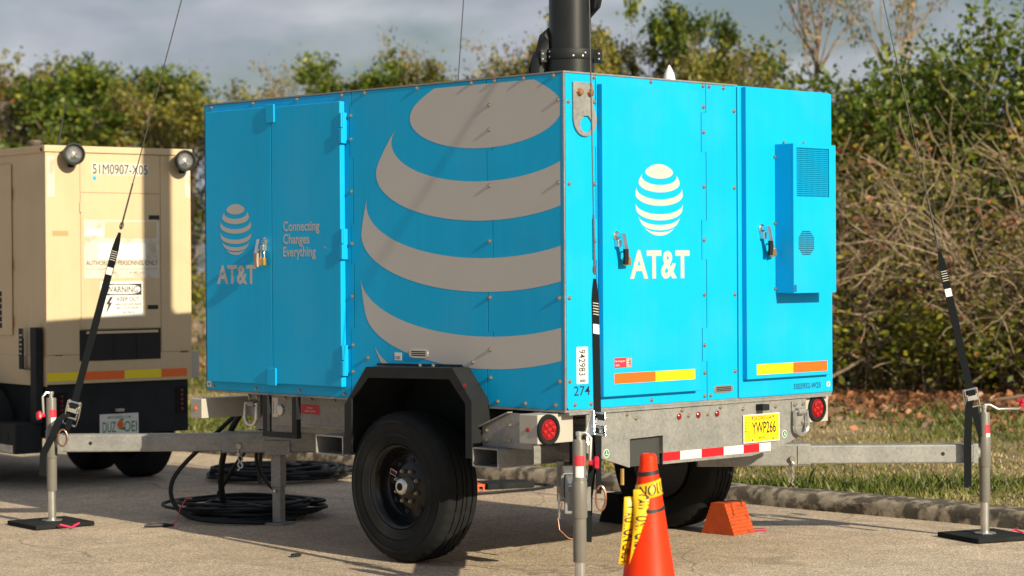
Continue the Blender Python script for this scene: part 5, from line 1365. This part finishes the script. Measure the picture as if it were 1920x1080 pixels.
# ------------------------------------------------------------------ vegetation
def leaf_mat(name, c_lo, c_mid, c_hi, trans=0.35):
    m = bpy.data.materials.new(name)
    n, l, b = nodes_of(m)
    at = n.new('ShaderNodeAttribute'); at.attribute_name = 'tint'
    rp = n.new('ShaderNodeValToRGB'); e = rp.color_ramp.elements
    e[0].position = 0.0; e[0].color = (*c_lo, 1); e[1].position = 1.0; e[1].color = (*c_hi, 1); k = e.new(0.55); k.color = (*c_mid, 1)
    l.new(at.outputs['Fac'], rp.inputs['Fac']); l.new(rp.outputs['Color'], b.inputs['Base Color'])
    b.inputs['Roughness'].default_value = 0.5
    tr = n.new('ShaderNodeBsdfTranslucent'); l.new(rp.outputs['Color'], tr.inputs['Color'])
    mx = n.new('ShaderNodeMixShader'); mx.inputs[0].default_value = trans
    out = n['Material Output']
    l.new(b.outputs[0], mx.inputs[1]); l.new(tr.outputs[0], mx.inputs[2]); l.new(mx.outputs[0], out.inputs['Surface'])
    return m
LM = {'green': leaf_mat('green leaves', (0.035, 0.070, 0.008), (0.125, 0.185, 0.018), (0.33, 0.34, 0.030), 0.42),
      'olive': leaf_mat('olive leaves', (0.065, 0.072, 0.014), (0.20, 0.20, 0.030), (0.42, 0.36, 0.055), 0.42),
      'lime': leaf_mat('yellow green leaves', (0.045, 0.075, 0.008), (0.16, 0.18, 0.014), (0.40, 0.36, 0.025), 0.42),
      'dry': leaf_mat('dry russet leaves', (0.14, 0.06, 0.025), (0.26, 0.10, 0.04), (0.44, 0.15, 0.05), 0.2),
      'litter': leaf_mat('fallen leaves', (0.10, 0.045, 0.022), (0.22, 0.095, 0.045), (0.45, 0.19, 0.085), 0.1),
      'grass': leaf_mat('grass blades', (0.07, 0.105, 0.012), (0.20, 0.20, 0.040), (0.50, 0.37, 0.20), 0.3)}
M['bark'] = mat('grey brown bark', (0.24, 0.18, 0.125), 0.9, var=0.35, vscale=9)
M['twig'] = mat('pale dry twigs', (0.27, 0.20, 0.135), 0.9, var=0.45, vscale=6)

def leaf_mesh(name, pos, size, mat_, r, up=0.45, tint=None):
    """pos (N,3): one folded leaf (two triangles each half) per point"""
    N = len(pos)
    d = r.normal(size=(N, 3)); d[:, 2] = d[:, 2] * 0.6 - 0.1; d /= np.linalg.norm(d, axis=1, keepdims=True)
    nrm = r.normal(size=(N, 3)); nrm[:, 2] += up; s = np.cross(d, nrm); s /= np.linalg.norm(s, axis=1, keepdims=True) + 1e-9
    sz = size * r.uniform(0.6, 1.35, (N, 1))
    v = np.empty((N, 4, 3)); v[:, 0] = pos - d * sz * 0.5; v[:, 1] = pos + s * sz * 0.30 - d * sz * 0.05; v[:, 2] = pos + d * sz * 0.5; v[:, 3] = pos - s * sz * 0.30 - d * sz * 0.05
    me = bpy.data.meshes.new(name)
    me.vertices.add(N * 4); me.vertices.foreach_set('co', v.ravel())
    me.loops.add(N * 4); me.loops.foreach_set('vertex_index', np.arange(N * 4, dtype=np.int32))
    me.polygons.add(N); me.polygons.foreach_set('loop_start', np.arange(0, N * 4, 4, dtype=np.int32))
    a = me.attributes.new('tint', 'FLOAT', 'FACE')
    t = r.uniform(0, 1, N) if tint is None else np.clip(tint + r.normal(0, 0.18, N), 0, 1)
    a.data.foreach_set('value', t.astype(np.float32))
    me.materials.append(mat_); me.update(calc_edges=True)
    return me

def grow(r, base, dirv, length, rad, depth, out, tips, bend=0.25, split=(2, 4), seg=6, shrink=0.66, grav=0.0):
    p = np.array(base, float); d = np.array(dirv, float); d /= np.linalg.norm(d)
    pts, rs = [p.copy()], [rad]
    for i in range(seg):
        d = d + r.normal(0, bend, 3) * 0.5; d[2] += 0.05 - grav; d /= np.linalg.norm(d)
        p = p + d * length / seg; pts.append(p.copy()); rs.append(max(0.0055, rad * (1 - 0.62 * (i + 1) / seg)))
        if depth > 0 and i >= 2 and r.random() < 0.55:
            nd = d + r.normal(0, 0.75, 3); grow(r, p, nd, length * shrink * r.uniform(0.6, 1.1), rs[-1] * 0.7, depth - 1, out, tips, bend, split, seg, shrink, grav)
    out.append((pts, rs))
    if depth == 0: tips.append(p.copy()); tips.append(pts[len(pts) // 2])
    else:
        for _ in range(r.integers(*split)):
            nd = d + r.normal(0, 0.6, 3); grow(r, p, nd, length * shrink * r.uniform(0.7, 1.1), rs[-1] * 0.85, depth - 1, out, tips, bend, split, seg, shrink, grav)

def wood(out, name, mat_):
    mb = MB()
    for pts, rs in out: mb.tube(pts, rs, 5 if rs[0] > 0.012 else 3)
    return mb.mesh(name, mat_, True, 60)

def bush_meshes(kind, seed):
    """returns (wood mesh, [leaf meshes]) for a plant of about unit radius 1.5 m; built once, shared by copies"""
    r = np.random.default_rng(seed); out, tips = [], []
    if kind == 'leafy':          # dense evergreen shrub, many stems
        for i in range(9):
            a = r.uniform(0, 6.28); grow(r, (0.35 * math.cos(a), 0.35 * math.sin(a), 0), (0.55 * math.cos(a), 0.55 * math.sin(a), 1.2), 1.7, 0.035, 2, out, tips)
        ln, ls, cl, nl = 'green', 0.090, 0.17, 40
    elif kind == 'olive':
        for i in range(8):
            a = r.uniform(0, 6.28); grow(r, (0.3 * math.cos(a), 0.3 * math.sin(a), 0), (0.5 * math.cos(a), 0.5 * math.sin(a), 1.3), 1.8, 0.033, 2, out, tips)
        ln, ls, cl, nl = 'olive', 0.080, 0.20, 15
    elif kind == 'tangle':       # mostly bare criss-crossing stems
        for i in range(17):
            a = r.uniform(0, 6.28); q = r.uniform(0.1, 1.3); grow(r, (q * math.cos(a), q * math.sin(a), 0), (r.normal(0, 0.55), r.normal(0, 0.55), 1.0), r.uniform(1.5, 2.3), 0.036, 2, out, tips, bend=0.42, grav=0.05)
        for i in range(30):      # fallen and leaning sticks
            a = r.uniform(0, 6.28); grow(r, (r.uniform(-1.4, 1.4), r.uniform(-1.2, 1.2), r.uniform(0.2, 1.9)), (math.cos(a), math.sin(a), r.normal(0, 0.35)), r.uniform(0.8, 1.8), 0.022, 0, out, [], bend=0.3)
        ln, ls, cl, nl = 'olive', 0.085, 0.16, 2
    elif kind == 'low':
        for i in range(12):
            a = r.uniform(0, 6.28); grow(r, (0.5 * math.cos(a), 0.5 * math.sin(a), 0), (0.9 * math.cos(a), 0.9 * math.sin(a), 0.9), 0.75, 0.015, 1, out, tips, seg=4)
        ln, ls, cl, nl = 'lime', 0.085, 0.26, 26
    elif kind == 'tree':         # bare leaning trunk with a clumpy crown
        grow(r, (0, 0, 0), (0.12, 0.05, 1), 2.6, 0.075, 3, out, tips, bend=0.16, shrink=0.55)
        ln, ls, cl, nl = 'green', 0.120, 0.20, 24
    elif kind == 'sparse':       # thin straggly tree with few leaves
        for i in range(3): grow(r, (0.1 * i, 0.06 * i, 0), (r.normal(0, 0.12), r.normal(0, 0.12), 1), 2.4, 0.05, 3, out, tips, bend=0.2, shrink=0.5)
        ln, ls, cl, nl = 'olive', 0.07, 0.16, 6
    elif kind.startswith('std'):     # crown carried on a tall stem
        for q in range(2):
            st, tp = [], []
            b0 = (r.uniform(-0.15, 0.15), r.uniform(-0.15, 0.15), 0)
            grow(r, b0, (r.normal(0, 0.06), r.normal(0, 0.06), 1), 2.9 + 0.2 * q, 0.06, 0, st, tp, bend=0.10)
            out += st; top = np.array(tp[0])
            for i in range(5):
                a = r.uniform(0, 6.28); grow(r, top - np.array([0, 0, r.uniform(0, 0.5)]), (0.8 * math.cos(a), 0.8 * math.sin(a), r.uniform(0.3, 1.1)), r.uniform(0.6, 0.95), 0.028, 2, out, tips, seg=5, shrink=0.6)
        ln, ls, cl, nl = {'std_green': ('green', 0.085, 0.11, 22), 'std_olive': ('olive', 0.08, 0.11, 14), 'std_dry': ('olive', 0.065, 0.12, 3)}[kind]
    w = wood(out, 'stems', M['twig'] if kind in ('tangle', 'sparse', 'std_dry') else M['bark'])
    T = np.array(tips)
    cen = np.repeat(T, nl, 0); k = len(T)
    pos = cen + r.normal(0, 1, cen.shape) * np.array([cl, cl, cl * 0.7]) * np.repeat(r.uniform(0.5, 1.2, (k, 1)), nl, 0)
    tint = np.repeat(np.clip(r.normal(0.45, 0.22, k), 0, 1), nl)
    keep = pos[:, 2] > 0.04
    lv = [leaf_mesh('leaves', pos[keep], ls, LM[ln], r, tint=tint[keep])]
    if kind in ('tangle', 'olive', 'sparse', 'std_dry', 'std_olive'):
        j = r.choice(k, max(3, k // (22 if kind == 'tangle' else 30)), replace=False)
        cen = np.repeat(T[j], 12, 0); pos = cen + r.normal(0, 0.11, cen.shape)
        lv.append(leaf_mesh('dry_leaves', pos[pos[:, 2] > 0.03], 0.075, LM['dry'], r))
    return w, lv
KINDS_ = {}
for kd, seeds in (('leafy', (11, 12)), ('olive', (21, 22)), ('tangle', (31, 32, 33)), ('low', (41, 42)), ('tree', (51, 52)), ('sparse', (61, 62)), ('std_green', (71, 72)), ('std_olive', (81, 82, 83)), ('std_dry', (91, 92))):
    KINDS_[kd] = [bush_meshes(kd, s) for s in seeds]
_used = {}
def mesh_top(ms):
    return max(np.percentile(np.array([v.co.z for v in m.vertices]), 99.7) for m in ms)
for kd in KINDS_: KINDS_[kd] = [(w, lv, mesh_top(lv)) for w, lv in KINDS_[kd]]
def plant(kind, x, y, H, wd, label, cat='shrub', rz=None):
    vs = KINDS_[kind]; k = _used.get(kind, 0); _used[kind] = k + 1
    w, lv, top = vs[k % len(vs)]
    nm = {'leafy': 'evergreen_shrub', 'olive': 'olive_shrub', 'tangle': 'bare_thicket_shrub', 'low': 'low_shrub', 'tree': 'small_tree', 'sparse': 'straggly_tree', 'std_green': 'evergreen_tree', 'std_olive': 'olive_tree', 'std_dry': 'straggly_tree'}[kind]
    if kind.startswith('std'): cat = 'tree'
    e = tag(empty(nm, (x, y, verge_z(x, y) - 0.03), random.uniform(0, 6.28) if rz is None else rz), label, cat, 'shrubs and trees of the thicket')
    e.scale = (wd, wd, H / top)
    put('trunk' if cat == 'tree' else 'stems', w, e)
    for m_ in lv: put('crown' if m_.name.startswith('leaves') else 'dry_leaves', m_, e)
    return e
# right of the trailer, front row
plant('low', 11.7, 7.5, 0.85, 0.7, 'low yellow green shrub just right of the trailer behind the leaf litter')
plant('low', 11.6, 6.55, 1.25, 0.95, 'bright yellow green shrub among bare stems left of the right strap')
plant('low', 12.0, 5.7, 0.9, 0.75, 'bright yellow green shrub directly behind the right ratchet strap')
plant('low', 12.2, 4.75, 1.15, 0.9, 'dark green low shrub behind the right crank jack')
plant('tangle', 12.6, 8.4, 2.7, 0.8, 'bare brown branches touching the right side of the cooling unit')
plant('tangle', 12.9, 7.4, 2.8, 0.85, 'bare grey stems between the trailer and the right guy line')
plant('tangle', 12.7, 6.5, 2.9, 0.85, 'tangle of bare grey stems behind the right guy line')
plant('tangle', 12.8, 5.6, 2.8, 0.85, 'tangle of leaning bare stems right of the guy line')
plant('tangle', 12.9, 4.6, 2.7, 0.85, 'bare forked stems at the right edge of the picture')
plant('tangle', 12.8, 3.4, 2.7, 0.85, 'bare brown thicket past the right edge jack')
# right, back row
plant('olive', 15.0, 10.4, 3.7, 1.0, 'olive shrub rising behind the right rear roof corner')
plant('leafy', 15.2, 9.5, 3.8, 0.95, 'mound of glossy green leaves above the bare stems right of the trailer')
plant('tangle', 13.6, 8.7, 3.2, 0.95, 'dull brown twiggy shrub above the tangle left of the guy wire')
plant('leafy', 15.4, 8.3, 4.2, 0.9, 'dense green shrub crown right of the upper guy wire')
plant('leafy', 15.3, 7.3, 4.35, 0.95, 'tallest dense green crown near the upper right corner')
plant('tangle', 13.6, 6.4, 3.2, 1.0, 'brown leafless shrub filling the right edge')
plant('leafy', 15.6, 5.9, 4.1, 1.0, 'dense green shrub past the upper right corner')
plant('tangle', 14.3, 9.6, 3.3, 1.0, 'brown twiggy shrub behind the cabinet top corner')
plant('tangle', 14.2, 7.6, 3.4, 1.0, 'brown twiggy shrub high behind the right guy line')
plant('tangle', 14.2, 5.4, 3.3, 1.0, 'brown twiggy shrub under the upper right green crowns')
# seen over the roof
def T(kind, x, y, H, k, label):
    e = plant(kind, x, y, H, 1.0, label, 'tree')
    q = e.scale[2]; e.scale = (q * k, q * k, q)
T('std_olive', 16.0, 23.2, 4.15, 0.68, 'small olive treetop above the left end of the trailer roof')
T('std_dry', 16.2, 21.9, 4.95, 0.72, 'leafless straggly treetop over the roof above the slogan door')
T('std_olive', 16.4, 21.2, 4.3, 0.64, 'small olive treetop over the roof left of the green mound')
T('std_green', 15.5, 19.5, 4.75, 0.80, 'round sunlit green mound over the middle of the side roof')
T('std_olive', 15.6, 18.8, 4.55, 0.80, 'sunlit olive mound over the roof joined to the green mound')
T('std_dry', 15.9, 19.1, 5.15, 0.64, 'bare reddish twigs sticking out of the green mound')
T('std_olive', 16.2, 17.5, 4.4, 0.64, 'low green treetop over the roof beside the thin guy wire')
T('std_dry', 17.0, 17.4, 5.0, 0.72, 'loose twiggy treetop between the thin guy wire and the mast')
T('std_olive', 17.0, 16.9, 5.25, 0.60, 'loose olive foliage immediately left of the mast')
T('std_olive', 16.4, 15.9, 4.6, 0.64, 'olive treetop standing behind the mast')
T('std_olive', 16.0, 15.0, 5.05, 0.60, 'olive and rust coloured treetop right of the mast')
T('std_olive', 15.5, 13.6, 4.55, 0.72, 'bushy olive crown behind the white roof dome')
T('std_green', 16.6, 13.9, 5.2, 0.56, 'round green treetop above the rear doors right of the dome')
T('std_dry', 16.2, 13.0, 4.6, 0.72, 'bare bent trunk over the rear roof right of the round green treetop')
T('std_olive', 16.0, 11.9, 4.35, 0.76, 'broad olive treetop over the rear right roof')
T('std_dry', 16.8, 11.5, 6.3, 0.42, 'tall pale trunked tree above the rear right roof corner')
T('std_dry', 17.2, 10.7, 6.3, 0.38, 'thin tall tree left of the right guy wire')
# left of the trailer
T('std_olive', 15.8, 30.3, 5.5, 1.0, 'olive tree at the left edge above the generator')
T('std_dry', 15.2, 29.7, 5.2, 1.1, 'dry bare branched tree in front of the left edge olive tree')
T('std_olive', 16.0, 29.2, 4.9, 0.9, 'short olive tree between the dry tree and the dark green treetops')
T('std_green', 16.2, 28.2, 5.3, 0.85, 'dark green treetop above the generator roof cap')
T('std_green', 16.0, 27.2, 5.2, 0.9, 'dense dark green treetop above the number sign')
T('std_green', 16.3, 26.2, 5.0, 0.8, 'dark green treetop crossed by the left guy wire')
T('std_olive', 15.4, 24.2, 4.6, 0.9, 'yellowish treetop just left of the trailer roof corner')
plant('olive', 15.0, 24.8, 3.9, 0.95, 'olive bush between the generator and the blue trailer')
plant('olive', 14.2, 28.4, 3.9, 1.1, 'low olive bush behind the left work lamp')
plant('leafy', 15.0, 26.8, 4.1, 1.1, 'dark evergreen bush just above the generator roof edge')
plant('olive', 14.0, 25.6, 3.7, 1.1, 'olive bush behind the right work lamp')
plant('olive', 14.6, 30.4, 4.2, 1.1, 'olive bush low at the left edge above the generator flank')
plant('tangle', 13.9, 23.6, 3.0, 0.9, 'twiggy brown bush in the gap beside the blue door')
plant('low', 12.8, 22.4, 1.5, 1.3, 'leafy green shrub low in the gap beside the blue door')
plant('olive', 15.6, 32.4, 4.8, 1.1, 'olive tree past the left edge of the picture', 'tree')

# ------------------------------------------------------------------ ground cover (uncountable)
def fbm(x, y):
    return (np.sin(x * 1.7 + 1.3 * np.sin(y * 1.1)) + np.sin(y * 2.3 + 1.7 * np.sin(x * 0.9 + 2)) + 0.6 * np.sin(x * 4.1 + y * 3.3)) / 2.6
def vz(x, y):
    return 0.07 + 0.012 * np.clip(x - KX, 0, 12) + 0.02 * np.sin(x * 1.3 + y * 0.7) * np.sin(y * 0.9) * np.clip(x - KX - 0.4, 0, 1)
def grass(N, x0, x1, y0, y1, h, seed, name, label):
    r = np.random.default_rng(seed)
    u = r.uniform(0, 1, N) ** 1.35
    x = x0 + (x1 - x0) * u; y = r.uniform(y0, y1, N)
    cl = fbm(x, y)
    keep = r.uniform(-1.15, 0.75, N) < cl + 0.35
    x, y, cl = x[keep], y[keep], cl[keep]; N = len(x)
    hh = h * r.uniform(0.35, 1.0, N) * (0.55 + 0.75 * np.clip(cl + 0.3, 0, 1.2))
    tuft = r.random(N) < 0.03
    hh = np.where(tuft, hh * 1.9, hh)
    a = r.uniform(0, 6.28, N); lean = r.uniform(0.1, 0.9, N) * hh
    z = vz(x, y) - 0.005
    wv = 0.0045 + 0.004 * r.random(N)
    ca, sa = np.cos(a), np.sin(a)
    b = r.uniform(0, 6.28, N)
    v = np.empty((N, 4, 3))
    v[:, 0] = np.stack([x - wv * np.cos(b), y - wv * np.sin(b), z], 1); v[:, 1] = np.stack([x + wv * np.cos(b), y + wv * np.sin(b), z], 1)
    v[:, 2] = np.stack([x + ca * lean * 0.4 + wv * 0.7 * np.cos(b), y + sa * lean * 0.4 + wv * 0.7 * np.sin(b), z + hh * 0.6], 1); v[:, 3] = np.stack([x + ca * lean, y + sa * lean, z + hh], 1)
    me = bpy.data.meshes.new(name)
    me.vertices.add(N * 4); me.vertices.foreach_set('co', v.ravel()); me.loops.add(N * 4); me.loops.foreach_set('vertex_index', np.arange(N * 4, dtype=np.int32))
    me.polygons.add(N); me.polygons.foreach_set('loop_start', np.arange(0, N * 4, 4, dtype=np.int32))
    at = me.attributes.new('tint', 'FLOAT', 'FACE')
    t = np.clip(0.50 - 0.55 * cl + r.normal(0, 0.25, N), 0, 1); at.data.foreach_set('value', t.astype(np.float32))
    me.materials.append(LM['grass']); me.update(calc_edges=True)
    return tag(put(name, me), label, 'grass', kind='stuff')
grass(150000, KX + 0.24, 13.5, -2.5, 14.0, 0.060, 5, 'grass', 'patchy dry and green grass on the verge behind the kerb')
grass(40000, KX + 0.24, 14.0, 14.0, 30.0, 0.11, 6, 'far_grass', 'rough grass on the verge far behind the trailer')
r = np.random.default_rng(9)
N = 16000
x = r.normal(10.4, 1.1, N); y = r.uniform(0.5, 26, N); ok = (x > 7.6 + 0.6 * np.sin(y * 0.9)) & (x < 14)
x, y = x[ok], y[ok]
pos = np.stack([x, y, vz(x, y) + r.uniform(0.005, 0.05, len(x))], 1)
tag(put('leaf_litter', leaf_mesh('leaf_litter', pos, 0.085, LM['litter'], r, up=1.2)), 'russet fallen leaves strewn along the foot of the thicket', 'leaf litter', kind='stuff')
# a few yellow flowers and weeds in the verge
for i, (x, y) in enumerate(((4.15, -0.10), (4.22, -0.16), (4.18, -0.20))):
    f_ = tag(empty('flower', (x, y, verge_z(x, y))), ('left', 'middle', 'right')[i] + ' one of three tiny yellow verge flowers by the right jack', 'flower', 'yellow flowers in the verge')
    MB().tube([(0, 0, 0), (0.005, 0, 0.08 + 0.01 * i)], 0.002, 5).build('stalk', M['green'], f_)
    MB().lathe([(0.0, 0.0), (0.014, 0.004), (0.016, 0.009), (0.0, 0.007)], (0.005, 0, 0.08 + 0.01 * i), (-0.5, -0.5, 0.7), 9).build('petals', M['tape_yellow'], f_)
def stick(pts, r_, label):
    o = MB().tube(smooth_path([Vector(p) - Vector(pts[0]) for p in pts], 5), r_, 6).build('fallen_branch', M['twig'], None, smooth=True); o.location = pts[0]; tag(o, label, 'branch')
stick([(10.2, 6.9, 0.20), (10.5, 6.6, 0.30), (10.9, 6.3, 0.55)], 0.018, 'short fallen branch at the left end of the leaf litter')
stick([(10.4, 4.9, 0.17), (10.5, 4.4, 0.22), (10.7, 3.8, 0.34)], 0.018, 'pale fallen branch on the leaf litter behind the crank handle')
